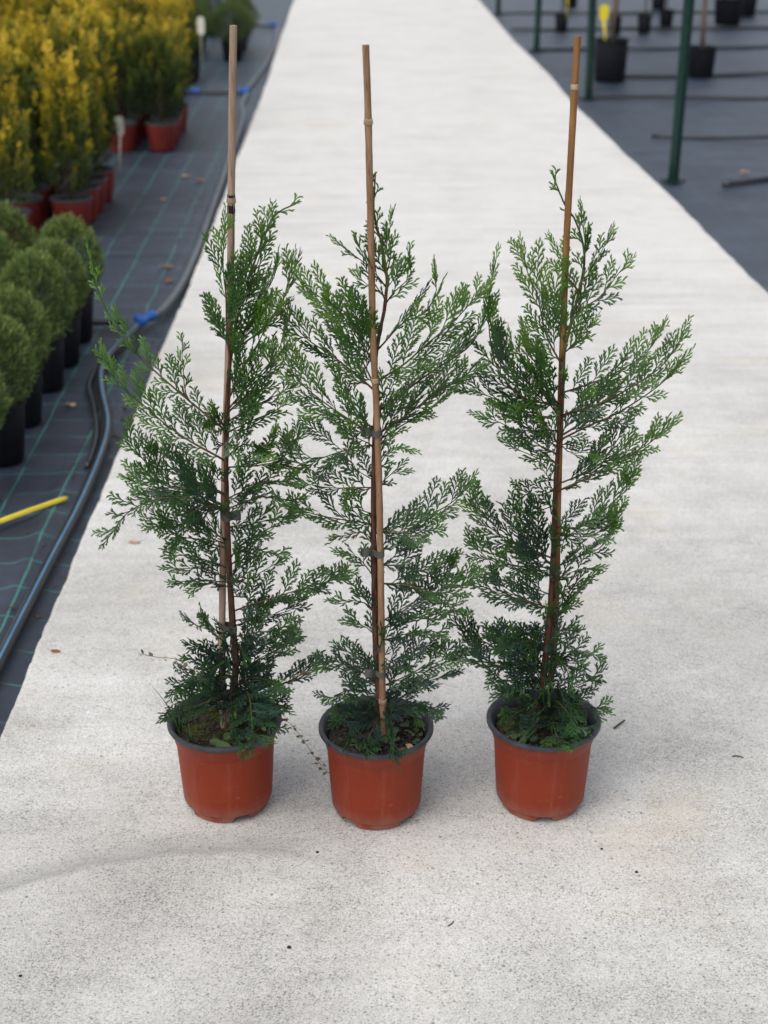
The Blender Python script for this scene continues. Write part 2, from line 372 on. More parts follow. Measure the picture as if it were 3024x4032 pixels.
# ------------------------------------------------------------------ foreground pots
def pot_parts(parent, notch_phase, h=0.190, rt=0.1090, rb=0.0792, seg=96, wall='red_plastic', rim='dark_plastic', feet=4, tilt=0):
    def foot(j, a, r, z):
        if j <= 1:
            w = (a - notch_phase) % (2 * math.pi / feet) - math.pi / feet
            k = min(1.0, max(0.0, (0.24 - abs(w)) / 0.07)); k = k * k * (3 - 2 * k)
            return r, z + 0.014 * k * (1 if j == 0 else 0.72)
        return r, z
    s = rt / 0.110
    q = h / .19
    prof = [(rb - .0035 * s, 0.0), (rb - .0012 * s, 0.0025), (rb - .0004 * s, 0.0165 * q), (rb + .0056 * s, 0.0180 * q), (rb + .0074 * s, 0.022 * q),
            (rb + .0106 * s, 0.07 * q), (rb + .0154 * s, 0.146 * q), (rb + .0160 * s, 0.149 * q), (rb + .0180 * s, 0.1515 * q),
            (rb + .0225 * s, 0.170 * q), (rb + .0260 * s, 0.179 * q)]
    m = MB(); m.lathe(prof, seg, rfun=foot)
    m.lathe([(rb - .006 * s, 0.0155), (0.0008, 0.0155)], seg)
    pot = m.build('pot', wall, parent); smooth_by_angle(pot, 35)
    q = MB(); q.lathe([(rt - .0050 * s, h - .0125), (rt - .0010 * s, h - .0115), (rt + .0010 * s, h - .0080), (rt + .0012 * s, h - .004), (rt, h - .0008), (rt - .003 * s, h), (rt - .0055 * s, h - .001),
                       (rt - .0085 * s, h - .004), (rt - .0125 * s, h - .014), (rt - .0170 * s, h - .030), (rt - .0220 * s, h - .060)], seg)
    rm = q.build('rim', rim, pot); smooth_by_angle(rm, 50)
    return pot
def soil_disc(parent, r, z, mat, seed, amp=0.006):
    rr = np.random.RandomState(seed); m = MB(); rings, seg = 14, 56
    vs = [(0, 0, z + .004)]; fs = []
    for j in range(1, rings + 1):
        for i in range(seg):
            a = 2 * math.pi * i / seg; q = r * j / rings
            x, y = q * math.cos(a), q * math.sin(a)
            vs.append((x, y, z + amp * (0.5 * math.sin(x * 70 + seed) * math.cos(y * 61 + seed) + 0.5 * rr.randn() * .6)))
    for i in range(seg): fs.append((0, 1 + i, 1 + (i + 1) % seg))
    for j in range(rings - 1):
        for i in range(seg):
            k = (i + 1) % seg; o = 1 + j * seg
            fs.append((o + i, o + seg + i, o + seg + k, o + k))
    m.add(vs, fs); s = m.build('soil', mat, parent, True)
    c = MB()
    for _ in range(420):
        a = rr.rand() * 6.283; q = r * math.sqrt(rr.rand()) * .98; e = 0.0012 + 0.0026 * rr.rand() ** 2
        x, y = q * math.cos(a), q * math.sin(a)
        p = [(x + e * d[0] * (0.6 + rr.rand()), y + e * d[1] * (.6 + rr.rand()), z + .002 + e * .7 + e * d[2] * (.6 + rr.rand())) for d in ((1, 0, 0), (-1, 0, 0), (0, 1, 0), (0, -1, 0), (0, 0, 1), (0, 0, -1))]
        c.add(p, [(0, 2, 4), (2, 1, 4), (1, 3, 4), (3, 0, 4), (2, 0, 5), (1, 2, 5), (3, 1, 5), (0, 3, 5)])
    g = c.build('soil_crumbs', 'crumb', s); g['kind'] = 'stuff'
    return s

# ------------------------------------------------------------------ cypress foliage
def expand(P0, P1, r0, r1, N, flat=0.62):
    D = unit(P1 - P0); U = unit(np.cross(N, D)); W = np.cross(D, U) * flat; n = len(P0)
    V = np.zeros((n, 7, 3))
    for k, a in enumerate((0.0, 2.094, 4.189)):
        o = U * math.cos(a) + W * math.sin(a)
        V[:, k] = P0 + o * r0[:, None]; V[:, 3 + k] = P1 + o * r1[:, None]
    V[:, 6] = P1 + D * (r1 * 2.6)[:, None]
    F0 = np.array([(0, 1, 4), (0, 4, 3), (1, 2, 5), (1, 5, 4), (2, 0, 3), (2, 3, 5), (3, 4, 6), (4, 5, 6), (5, 3, 6)])
    F = (F0[None] + (np.arange(n) * 7)[:, None, None]).reshape(-1, 3)
    return V.reshape(-1, 3), F
def make_frond(L, seed):
    r = np.random.RandomState(seed); S = []     # p0, p1, r0, r1, tint
    curve = r.uniform(-.35, .35); n = max(4, int(L / 0.0058)); xs = np.linspace(0.0, L, n + 1)
    cy = lambda x: curve * x * x * 1.8
    prev = np.array((0, 0, 0.0))
    for x in xs[1:]:
        q = np.array((x, cy(x), 0)); S.append((prev, q, .00115, .00105, .15 + .6 * x / L)); prev = q
    side = 1 if r.rand() < .5 else -1
    for i, x in enumerate(np.linspace(0.006, L * .96, int(L / 0.0062))):
        side = -side; rem = L - x
        ln = min(.43 * rem + .006, .037, .52 * x + .013) * r.uniform(.74, 1.15)
        if r.rand() < .05: continue
        sl = 2 * curve * x * 1.8; a = side * R(r.uniform(28, 37)) + math.atan(sl)
        b0 = np.array((x, cy(x), 0)); tz = r.uniform(-.20, .20)
        d = unit(np.array((math.cos(a), math.sin(a), tz))); bend = -side * r.uniform(-.5, 1.4)
        perp = np.array((-d[1], d[0], 0))
        m = max(1, int(ln / .009)); pts = [b0 + d * ln * k / m + perp * bend * (ln * k / m) ** 2 for k in range(m + 1)]
        for k in range(m): S.append((pts[k], pts[k + 1], .00150, .00165, .35 + .35 * (k + 1) / m + .25 * x / L))
        s2 = 1
        for u in np.arange(.0034, ln * .92, .0036):
            s2 = -s2; l2 = min(.50 * (ln - u) + .0032, .0070) * r.uniform(.75, 1.25)
            if l2 < .0035: continue
            p = b0 + d * u + perp * bend * u * u
            aa = s2 * R(r.uniform(16, 25)); ca, sa = math.cos(aa), math.sin(aa)
            d2 = np.array((d[0] * ca - d[1] * sa, d[0] * sa + d[1] * ca, d[2] + r.uniform(-.15, .15)))
            S.append((p, p + unit(d2) * l2, .00100, .00130, .55 + .3 * x / L + .2 * u / ln))
    P0 = np.array([s[0] for s in S]); P1 = np.array([s[1] for s in S])
    V, F = expand(P0, P1, np.array([s[2] for s in S]), np.array([s[3] for s in S]), np.tile((0, 0, 1.0), (len(S), 1)))
    return V, F, np.repeat(np.array([s[4] for s in S]), 7)
FL = [.020, .028, .038, .050, .064, .080, .100, .125]
FROND = {L: [make_frond(L, 100 * i + j) for j in range(5)] for i, L in enumerate(FL)}
def pick_frond(L, rng): return FROND[min(FL, key=lambda q: abs(q - L))][rng.randint(5)]
UP = np.array((0, 0, 1.0))
def place(fr, o, x, nrm, scale, lift, t0, t1, acc, sq=1.0):
    V, F, T = fr; V = V * np.array((1.0, sq, sq)); x = x / np.linalg.norm(x); y = np.cross(nrm, x); y /= np.linalg.norm(y); z = np.cross(x, y)
    W = V * scale; Q = o + W[:, :1] * x + W[:, 1:2] * y + W[:, 2:3] * z
    Q = Q + np.outer(W[:, 0] ** 2 * lift, UP)
    acc.append((Q, F, t0 + (t1 - t0) * T))
def merge(acc):
    V = np.concatenate([a[0] for a in acc]); T = np.concatenate([a[2] for a in acc]); o = 0; Fs = []
    for a in acc: Fs.append(a[1] + o); o += len(a[0])
    return V, np.concatenate(Fs), T

def cypress_branch(parent, pts, rng, hfrac, thick, slim=1.0):
    C = catmull(pts, 0.008); d = np.linalg.norm(np.diff(C, axis=0), axis=1); S = np.concatenate([[0], np.cumsum(d)]); L = S[-1]
    C = C + np.outer(np.sin(S / L * 9 + rng.rand() * 6) * 0.0018, unit(rng.randn(3)))
    T = unit(np.gradient(C, axis=0)); n = len(C)
    m = MB(); sub = list(range(0, n, 2)) + ([n - 1] if (n - 1) % 2 else [])
    green0 = 0.12 + 0.30 * hfrac
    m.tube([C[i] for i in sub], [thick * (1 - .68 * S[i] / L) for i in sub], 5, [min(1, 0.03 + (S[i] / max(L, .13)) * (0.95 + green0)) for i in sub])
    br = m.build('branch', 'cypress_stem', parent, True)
    acc = []; roll = R(rng.uniform(-38, 38)) if rng.rand() < .78 else R(rng.uniform(50, 110))
    base_t = 0.16 + 0.42 * hfrac + rng.uniform(-.08, .10)
    mx = min(max(.50 * L, .054), .118) * slim
    s = min(.014, .06 * L); side = 1; k = 0
    while s < L * .93:
        i = min(n - 1, np.searchsorted(S, s)); u = s / L; side = -side; k += 1
        t = T[i]; a = UP - t * t.dot(UP)
        if np.linalg.norm(a) < .3: a = np.array((rng.choice([-1, 1]) * .9, rng.uniform(-.5, .5), 0)); a = a - t * t.dot(a)
        a = unit(a); w = np.cross(t, a); ph = roll + R(rng.uniform(-20, 20))
        third = (k % 7 == 6)
        if third: ph += R(90)
        A = a * math.cos(ph) + w * math.sin(ph); nrm = np.cross(t, A)
        ang = R(rng.uniform(27, 41) - 9 * hfrac * u); x = t * math.cos(ang) + side * A * math.sin(ang)
        upper = x.dot(a) >= t.dot(a)
        env = (0.72 + 1.0 * u) if u < .28 else (1.0 - (.45 + .35 * hfrac) * (u - .28) / .72)
        ln = mx * env * rng.uniform(.70, 1.12) * (1.0 if upper else .68) * (.75 if third else 1)
        ln = max(min(ln, (L - s) * .95 + .022), .018)
        x = unit(x + UP * rng.uniform(.22, .55) * (1.0 if upper else .35) * (1.0 if hfrac > .14 else .35))
        nrm = unit(nrm - x * nrm.dot(x))
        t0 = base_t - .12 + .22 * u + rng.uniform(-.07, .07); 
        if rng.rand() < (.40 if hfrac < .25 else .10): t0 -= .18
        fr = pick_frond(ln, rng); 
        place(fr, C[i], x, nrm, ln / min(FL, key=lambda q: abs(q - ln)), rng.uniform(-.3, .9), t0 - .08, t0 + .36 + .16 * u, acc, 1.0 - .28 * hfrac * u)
        s += rng.uniform(.0105, .0165) * (1.06 if hfrac > .62 else 1.0)
    ln = min(max(.30 * L, .036), .075); ie = int(np.searchsorted(S, max(L - ln * .85, 0)))
    ie = min(ie, n - 2)
    Te = unit(C[-1] - C[ie]); a = UP - Te * Te.dot(UP); a = unit(a) if np.linalg.norm(a) > .2 else unit(np.cross(Te, (0.3, .9, .1)))
    place(pick_frond(ln, rng), C[ie], Te, np.cross(Te, a), 1.0, 0.5, base_t + .08, base_t + .50, acc, .85 - .40 * hfrac)
    V, F, tt = merge(acc)
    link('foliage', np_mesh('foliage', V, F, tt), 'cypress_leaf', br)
    return L

def leader_sprigs(parent, pts, rng, thick, label=None):
    """bare whip of a leader with small sparse sprigs"""
    C = catmull(pts, 0.006); S = np.concatenate([[0], np.cumsum(np.linalg.norm(np.diff(C, axis=0), axis=1))]); L = S[-1]; T = unit(np.gradient(C, axis=0))
    m = MB(); m.tube([tuple(c) for c in C[::2]], [thick * (1 - .6 * q / L) for q in S[::2]], 5, [min(1, .45 + .6 * q / L) for q in S[::2]])
    br = m.build('leader', 'cypress_stem', parent, True); acc = []; s = 0.01; side = 1
    while s < L:
        i = min(len(C) - 1, np.searchsorted(S, s)); u = s / L; side = -side; t = T[i]
        A = unit(np.cross(t, (math.sin(s * 60) * .7, .8, .2))) * side
        ang = R(rng.uniform(18, 38)); x = unit(t * math.cos(ang) + A * math.sin(ang)); ln = max(.016, (.052 * (1 - u) + .012) * rng.uniform(.7, 1.15))
        place(pick_frond(ln, rng), C[i], x, unit(np.cross(x, A)), 1.0, .8, .52 + .15 * u, .88 + .1 * u, acc)
        s += rng.uniform(.010, .016) * (1 + 1.1 * u)
    V, F, tt = merge(acc); link('foliage', np_mesh('foliage', V, F, tt), 'cypress_leaf', br)

def stake_part(parent, pts, mat, r0, r1, nodes, slant):
    C = catmull(pts, 0.02); S = np.concatenate([[0], np.cumsum(np.linalg.norm(np.diff(C, axis=0), axis=1))]); L = S[-1]
    rng = np.random.RandomState(int(slant * 100) + 5); rad = []
    for q in S:
        r = r0 + (r1 - r0) * q / L
        for nz in nodes: r += 0.0006 * math.exp(-((q - nz * L) / .012) ** 2)
        rad.append(r + rng.randn() * .00012)
    m = MB(); m.tube([tuple(c) for c in C], rad, 14); o = m.build('bamboo_stake', mat, parent); smooth_by_angle(o, 50)
    for nz in nodes:
        i = min(len(C) - 2, int(np.searchsorted(S, nz * L))); c = C[i]; dv = unit(C[i + 1] - C[i]); r = rad[i]
        q = MB(); q.tube([tuple(c - dv * .006), tuple(c - dv * .0045), tuple(c), tuple(c + dv * .0022), tuple(c + dv * .0030)], [r + .0001, r + .0016, r + .0011, r + .0014, r + .0001], 14)
        w = q.build('node', 'node_ring', o); smooth_by_angle(w, 60)
    return o, C, S
def at_z(pts, z):
    p = min(zip(pts[:-1], pts[1:]), key=lambda ab: 0 if ab[0][2] <= z <= ab[1][2] else abs(ab[0][2] - z))
    a, b = np.array(p[0], float), np.array(p[1], float); u = (z - a[2]) / (b[2] - a[2]); return a + (b - a) * u
def tie_part(parent, stake, trunk, z, flap):
    a, b = at_z(stake, z), at_z(trunk, z); c = (a + b) / 2; d = b - a; L = np.linalg.norm(d[:2]); ang = math.atan2(d[1], d[0]); rx, ry = L / 2 + .0085, .0088
    m = MB(); vs = []; n = 28
    for zz, rr in ((-.0062, 0), (.0062, 0), (.0062, -.0009), (-.0062, -.0009)):
        for i in range(n):
            t_ = 2 * math.pi * i / n; x, y = (rx + rr) * math.cos(t_), (ry + rr) * math.sin(t_)
            vs.append((c[0] + x * math.cos(ang) - y * math.sin(ang), c[1] + x * math.sin(ang) + y * math.cos(ang), z + zz + .0012 * math.sin(t_ * 2)))
    fs = [(j * n + i, j * n + (i + 1) % n, ((j + 1) % 4) * n + (i + 1) % n, ((j + 1) % 4) * n + i) for j in range(4) for i in range(n)]
    m.add(vs, fs)
    # free end of the tape sticking out sideways
    if not flap: m.build('tie', 'tie_tape', parent); return
    fx = c[0] + flap * (math.hypot(rx * math.cos(ang), ry * math.sin(ang)) - .002); pts = []
    for k in range(5):
        u = k / 4; pts.append((fx + flap * .019 * u, c[1] - .004 - .006 * math.sin(u * 3), z + .004 * u + .002 * math.sin(u * 5)))
    vs = []
    for p in pts: vs += [(p[0], p[1], p[2] - .0085), (p[0], p[1], p[2] + .0085), (p[0], p[1] + .001, p[2] + .0085), (p[0], p[1] + .001, p[2] - .0085)]
    fs = [(k * 4 + j, k * 4 + (j + 1) % 4, k * 4 + 4 + (j + 1) % 4, k * 4 + 4 + j) for k in range(4) for j in range(4)] + [(3, 2, 1, 0), (16, 17, 18, 19)]
    m.add(vs, fs); m.build('tie', 'tie_tape', parent)

CYPRESS_A = dict(
 stake=[(-0.0034,0.013,0.1357),(-0.0016,0.013,0.2392),(0.0044,0.013,0.3986),(0.0231,0.013,0.7148),(0.0445,0.013,1.0115),(0.0555,0.013,1.2229),(0.0682,0.013,1.4594)],
 trunk=[(0.0052,-0,0.1698),(0.016,-0,0.2364),(0.0267,-0,0.3068),(0.0246,-0,0.4052),(0.0233,-0,0.5384),(0.0249,-0,0.6755),(0.0278,-0,0.7638),(0.0339,-0,0.8497),(0.0412,-0,0.9086),(0.0483,-0,0.9458)],
 branches=[
  [(0.0483,-0,0.9458),(0.0558,0.0038,0.9815),(0.0716,0.0096,1.0365),(0.0902,0.0147,1.0829),(0.1093,0.0198,1.1289),(0.1294,0.0235,1.1591),(0.1606,0.0269,1.1738)],
  [(0.0633,-0,1.0069),(0.0846,-0.0045,1.0481),(0.1024,-0.0103,1.1047),(0.1203,-0.0175,1.1756)],
  [(0.0412,-0,0.9086),(0.0384,-0.0075,0.9604),(0.0412,-0.0172,1.0279),(0.0381,-0.0256,1.0854),(0.0465,-0.0362,1.1572)],
  [(0.0487,-0,0.9376),(0.0847,0.0227,0.9841),(0.1171,0.048,1.0423),(0.1255,0.0636,1.0828)],
  [(0.0466,-0,0.9252),(0.0939,-0.0119,0.9655),(0.1354,-0.0252,1.0215),(0.1572,-0.0409,1.1002)],
  [(0.0377,-0,0.8241),(0.0727,0.0167,0.8608),(0.1217,0.0397,0.9122),(0.1402,0.0578,0.9653)],
  [(0.0368,-0,0.8412),(0.061,-0.0276,0.9007),(0.0962,-0.0575,0.959),(0.1194,-0.0919,1.0322)],
  [(0.0392,-0,0.8027),(0.0758,0.0086,0.8208),(0.1083,0.0159,0.8351),(0.1531,0.0262,0.8569)],
  [(0.0383,-0,0.7811),(0.0768,-0.0167,0.8058),(0.1227,-0.0363,0.8321),(0.1413,-0.0481,0.8588)],
  [(0.0231,-0,0.7847),(-0.0437,0.0219,0.8368),(-0.1101,0.0441,0.893),(-0.1497,0.0584,0.9336),(-0.1878,0.0786,1.0032),(-0.2008,0.0947,1.0648)],
  [(-0.0319,-0,0.8349),(-0.0396,0.0074,0.8563),(-0.0436,0.0201,0.8944),(-0.042,0.0338,0.9362)],
  [(0.0173,-0,0.7279),(-0.0404,0.0069,0.7635),(-0.0824,0.012,0.7932),(-0.1137,0.0162,0.8205),(-0.1601,0.0226,0.8639),(-0.1751,0.0275,0.9098)],
  [(0.0153,-0,0.663),(-0.0285,-0.0045,0.6716),(-0.0738,-0.0091,0.6766),(-0.0989,-0.0126,0.7023),(-0.124,-0.0175,0.7457),(-0.1461,-0.0217,0.7812)],
  [(0.0153,-0,0.663),(-0.0345,0.0259,0.6743),(-0.0775,0.0524,0.7001),(-0.0947,0.0754,0.7363)],
  [(0.0153,-0,0.6259),(-0.0239,-0.0095,0.6548),(-0.0959,-0.0244,0.6618),(-0.1514,-0.0373,0.6394),(-0.1889,-0.0512,0.5902)],
  [(0.0134,-0,0.6396),(-0.0515,0.0205,0.6587),(-0.1204,0.0403,0.6601),(-0.1616,0.0526,0.6691)],
  [(0.007,-0,0.5683),(-0.0257,0.0072,0.582),(-0.0732,0.0168,0.591),(-0.1277,0.0273,0.585)],
  [(0.0107,-0,0.5571),(-0.0265,-0.021,0.581),(-0.065,-0.042,0.5956),(-0.0883,-0.0649,0.6419)],
  [(0.0089,-0,0.518),(-0.0397,0.0051,0.5339),(-0.0925,0.0104,0.5348)],
  [(0.0081,-0,0.4982),(-0.0309,-0.0085,0.5169),(-0.0873,-0.0202,0.5222)],
  [(0.0073,-0,0.4803),(-0.0342,0.0103,0.4842),(-0.082,0.0219,0.4743)],
  [(0.0038,-0,0.3221),(-0.0238,0.0067,0.3385),(-0.0588,0.0139,0.3469)],
  [(0.0045,-0,0.2971),(-0.0235,-0.0068,0.3193),(-0.0602,-0.0146,0.332)],
  [(0.0041,-0,0.2468),(-0.0363,0.0041,0.255),(-0.0754,0.008,0.2533)],
  [(0.0046,-0,0.2162),(-0.0265,-0.0174,0.2372),(-0.0599,-0.0395,0.2258)],
  [(0.0272,-0,0.7111),(0.0866,-0.026,0.7253),(0.1286,-0.0455,0.7457),(0.163,-0.0735,0.8074)],
  [(0.0274,-0,0.7331),(0.0639,-0.0284,0.7656),(0.0974,-0.0519,0.7657),(0.124,-0.0821,0.8109)],
  [(0.0313,-0,0.807),(0.0449,-0.0249,0.7989),(0.0556,-0.0778,0.7761),(0.0577,-0.1201,0.7589)],
  [(0.0286,-0,0.7812),(0.0136,-0.028,0.8131),(0.0006,-0.0453,0.8109)],
  [(0.0255,-0,0.6304),(0.0837,-0.0123,0.6586),(0.1251,-0.0208,0.6519),(0.1661,-0.0304,0.6314)],
  [(0.0246,-0,0.6485),(0.0731,-0.0268,0.6861),(0.1196,-0.05,0.7041),(0.1525,-0.0667,0.7063)],
  [(0.0256,-0,0.5939),(0.0796,0.0226,0.5943),(0.1446,0.0494,0.5967)],
  [(0.0257,-0,0.5337),(0.0544,0.0044,0.5648),(0.1011,0.0098,0.5887),(0.1418,0.0145,0.611)],
  [(0.0259,-0,0.5197),(0.0677,-0.0148,0.5541),(0.1245,-0.0318,0.5541)],
  [(0.0243,-0,0.4801),(0.064,0.0109,0.4904),(0.1177,0.0264,0.5136)],
  [(0.0239,-0,0.4914),(0.0503,0.035,0.5074),(0.0748,0.0685,0.5247)],
  [(0.0262,-0,0.4226),(0.0763,-0.0081,0.4473),(0.1283,-0.0162,0.468),(0.1883,-0.0256,0.4909),(0.2391,-0.0339,0.515)],
  [(0.0272,-0,0.4052),(0.0821,0.017,0.4034),(0.1337,0.0333,0.411),(0.1642,0.0452,0.4309)],
  [(0.0267,-0,0.3711),(0.0828,-0.0084,0.3847),(0.1454,-0.0179,0.3968)],
  [(0.0275,-0,0.3267),(0.0803,0.0113,0.3377),(0.1412,0.0239,0.3469)],
  [(0.0263,-0,0.2969),(0.0728,-0.0154,0.3298),(0.1461,-0.0421,0.3952)],
  [(0.0182,-0,0.2262),(0.087,-0,0.2538),(0.1404,-0,0.2833),(0.2005,-0,0.3146)],
  [(0.0151,-0,0.216),(0.0585,0.02,0.226),(0.1122,0.0419,0.2082)],
  [(0.0212,-0,0.2567),(0.0461,-0.0351,0.2769),(0.065,-0.1349,0.2773),(0.0715,-0.2431,0.2824)],
  [(0.0181,-0,0.2869),(0.0031,-0.0286,0.2936),(-0.0085,-0.077,0.2924)],
  [(0.0232,-0,0.3711),(0.0197,-0.0236,0.3693),(0.0215,-0.0983,0.3625)],
  [(0.0234,-0,0.2667),(0.0723,-0.0286,0.2927),(0.1079,-0.0504,0.295)],
  [(0.0147,-0,0.2058),(0.0696,-0.0266,0.2161),(0.1051,-0.05,0.1995)],
  [(0.0068,-0,0.2264),(-0.022,0.0295,0.2297),(-0.0419,0.0606,0.2427)],
 ])
CYPRESS_B = dict(
 stake=[(0.0151,-0.012,0.166),(0.0116,-0.012,0.2875),(0.0069,-0.012,0.6459),(0.0008,-0.012,0.8622),(-0.0037,-0.012,0.9529),(-0.007,-0.012,1.142),(-0.0107,-0.012,1.3345),(-0.0139,-0.012,1.4352)],
 trunk=[(0.0092,0,0.1843),(0.0049,0,0.2806),(-0.0001,0,0.3695),(-0.003,0,0.5497),(-0.0035,0,0.6854),(-0.0016,0,0.7729),(0.001,0,0.858),(0.0011,0,0.9221),(0.0083,0,0.9703),(0.0153,0,1.0041),(0.0184,0,1.0329)],
 branches=[
  [(0.0184,0,1.0329),(0.0199,0,1.0614),(0.0115,0,1.1161),(-0.0014,0,1.1699),(0.001,0,1.2331)],
  [(0.0199,0,1.0677),(0.0246,0.0031,1.0974),(0.0254,0.0076,1.142),(0.0254,0.0101,1.166)],
  [(0.02,0,1.044),(-0.0079,-0.0108,1.08),(-0.0639,-0.0289,1.1295)],
  [(0.0184,0,1.0297),(-0.0078,0.0092,1.0433),(-0.0324,0.0192,1.063)],
  [(0.0083,0,0.9695),(-0.0238,-0.0038,0.991),(-0.0854,-0.0108,1.0253),(-0.1194,-0.0154,1.0568),(-0.1326,-0.0177,1.0762)],
  [(-0.0038,0,0.864),(-0.0582,0.0112,0.9115),(-0.0811,0.0155,0.9277),(-0.1164,0.0218,0.9499),(-0.1575,0.0306,0.9901),(-0.1868,0.0371,1.0209)],
  [(-0.0022,0,0.8748),(-0.0319,0.0262,0.9249),(-0.0712,0.0537,0.9747),(-0.1149,0.077,1.0095)],
  [(-0.0005,0,0.9081),(-0.0241,-0.0237,0.9566),(-0.0508,-0.0482,1.004),(-0.0841,-0.0747,1.0507)],
  [(-0.0016,0,0.7798),(-0.0592,-0.0071,0.823),(-0.1008,-0.0124,0.8572),(-0.1354,-0.0173,0.8941),(-0.1583,-0.0225,0.9409)],
  [(-0.004,0,0.7901),(-0.0367,0.027,0.8235),(-0.0606,0.0511,0.8581),(-0.0766,0.0695,0.8862)],
  [(-0.0041,0,0.7625),(-0.0577,0.0082,0.7486),(-0.0987,0.0146,0.7333),(-0.1399,0.0208,0.7224),(-0.1619,0.0287,0.7678)],
  [(-0.0041,0,0.7599),(-0.0332,-0.0271,0.7877),(-0.0607,-0.0535,0.8147)],
  [(-0.0002,0,0.6827),(-0.0609,0,0.6815),(-0.0992,0,0.6863),(-0.144,0,0.6956)],
  [(-0.0018,0,0.6943),(-0.0335,0.0233,0.7072),(-0.0581,0.0429,0.7218)],
  [(-0.0004,0,0.611),(-0.0615,-0.0062,0.6243),(-0.1098,-0.0112,0.6368),(-0.1646,-0.0171,0.6605)],
  [(-0.003,0,0.5681),(-0.022,0.0067,0.5927),(-0.0764,0.0178,0.5763)],
  [(-0.0032,0,0.5032),(-0.0307,-0.0151,0.5525),(-0.067,-0.0268,0.5712)],
  [(0.0009,0,0.4351),(-0.0271,-0.007,0.4599),(-0.0759,-0.0169,0.4674)],
  [(0,0,0.4274),(-0.0311,0.0122,0.4739),(-0.0648,0.0205,0.4939),(-0.1165,0.0317,0.4642)],
  [(0.0025,0,0.383),(-0.0231,0,0.4066),(-0.0562,0,0.4175)],
  [(0.0033,0,0.3204),(-0.0364,0.0087,0.3337),(-0.0724,0.018,0.3586)],
  [(0.0049,0,0.2806),(-0.0451,-0.0096,0.3265),(-0.105,-0.0187,0.3353)],
  [(0.0066,0,0.2585),(-0.0456,0.0054,0.2681),(-0.0914,0.0104,0.2436)],
  [(0.0067,0,0.2706),(-0.0366,0.0318,0.2828),(-0.0672,0.0594,0.3028)],
  [(0.02,0,1.0217),(0.0385,-0.0029,1.0446),(0.0576,-0.0055,1.0626),(0.0564,-0.0096,1.1042)],
  [(0.0098,0,0.945),(0.0469,0.0078,0.9791),(0.08,0.0132,0.9935),(0.1019,0.0195,1.0279),(0.1,0.0272,1.0777)],
  [(0.0058,0,0.8814),(0.0468,-0.0049,0.9093),(0.0895,-0.0108,0.9519),(0.1353,-0.017,0.9938),(0.1814,-0.0243,1.051)],
  [(0.0105,0,0.8293),(0.0482,0.0048,0.8577),(0.0961,0.0108,0.893),(0.1319,0.015,0.9139),(0.1666,0.0195,0.9412),(0.188,0.0248,0.9895),(0.2043,0.0344,1.0832)],
  [(0.0113,0,0.79),(0.0629,-0.0124,0.8282),(0.1018,-0.0228,0.8651),(0.1477,-0.0342,0.9),(0.1818,-0.0421,0.9203)],
  [(0.0072,0,0.7728),(0.056,0.0116,0.8008),(0.1008,0.0219,0.8242),(0.1356,0.0311,0.8523)],
  [(0.0039,0,0.7206),(0.0311,-0.0143,0.7651),(0.063,-0.0245,0.7593)],
  [(0.003,0,0.6854),(0.0319,0.0075,0.7068),(0.0542,0.012,0.7092)],
  [(0.0032,0,0.7642),(0.0322,0.0274,0.8013),(0.0508,0.0522,0.8397)],
  [(0.0009,0,0.8157),(0.0224,-0.0334,0.8693),(0.037,-0.0646,0.9206)],
  [(0.0054,0,0.6),(0.0496,0.0045,0.5912),(0.0903,0.0094,0.6177),(0.14,0.0155,0.6508),(0.1751,0.0211,0.6929)],
  [(0.0054,0,0.6),(0.0559,-0.0259,0.6067),(0.0918,-0.0446,0.6147),(0.1176,-0.0592,0.6318)],
  [(0.0053,0,0.5588),(0.0407,0.0108,0.5626),(0.0849,0.0242,0.5671)],
  [(0.007,0,0.5292),(0.0501,0.0086,0.5228),(0.0921,0.0178,0.4982),(0.1351,0.0262,0.4983),(0.1435,0.0329,0.5279)],
  [(0.0069,0,0.4918),(0.0571,-0.0102,0.4935),(0.1155,-0.0224,0.4849),(0.1564,-0.0312,0.5028),(0.1772,-0.0368,0.5229)],
  [(0.0119,0,0.4013),(0.0759,0,0.4169),(0.126,0,0.4355),(0.167,0,0.4312)],
  [(0.0119,0,0.4177),(0.0589,0.0269,0.432),(0.103,0.0522,0.4476),(0.1253,0.0696,0.4676)],
  [(0.0119,0,0.3742),(0.0576,-0.0147,0.398),(0.0952,-0.0263,0.4095),(0.1285,-0.0374,0.4026)],
  [(0.0136,0,0.3202),(0.0591,0.0157,0.3385),(0.1164,0.0331,0.345)],
  [(0.0136,0,0.2805),(0.0671,-0.0059,0.3081),(0.1141,-0.0112,0.3351),(0.1538,-0.0157,0.3567)],
  [(0.0154,0,0.2604),(0.0767,0.0096,0.2741),(0.1471,0.0206,0.2919)],
  [(0.0154,0,0.2301),(0.0584,-0.015,0.2637),(0.1141,-0.0359,0.2374)],
  [(0.0136,0,0.22),(-0.0114,-0.0286,0.2176),(-0.0375,-0.054,0.2236),(-0.0591,-0.1002,0.208)],
  [(0.0154,0,0.2098),(0.0229,-0.0493,0.2198),(0.0268,-0.2104,0.2533)],
  [(0.0119,0,0.2149),(-0.0073,-0.0501,0.2207),(-0.0213,-0.1433,0.2252)],
  [(0.0101,0,0.2201),(-0.0286,-0.0193,0.2323),(-0.0763,-0.0455,0.2288)],
  [(0.0154,0,0.2251),(0.0496,-0.0212,0.2425),(0.079,-0.0475,0.2279)],
  [(0.0154,0,0.3399),(0.0402,-0.0328,0.3384),(0.0647,-0.0593,0.3483)],
 ])
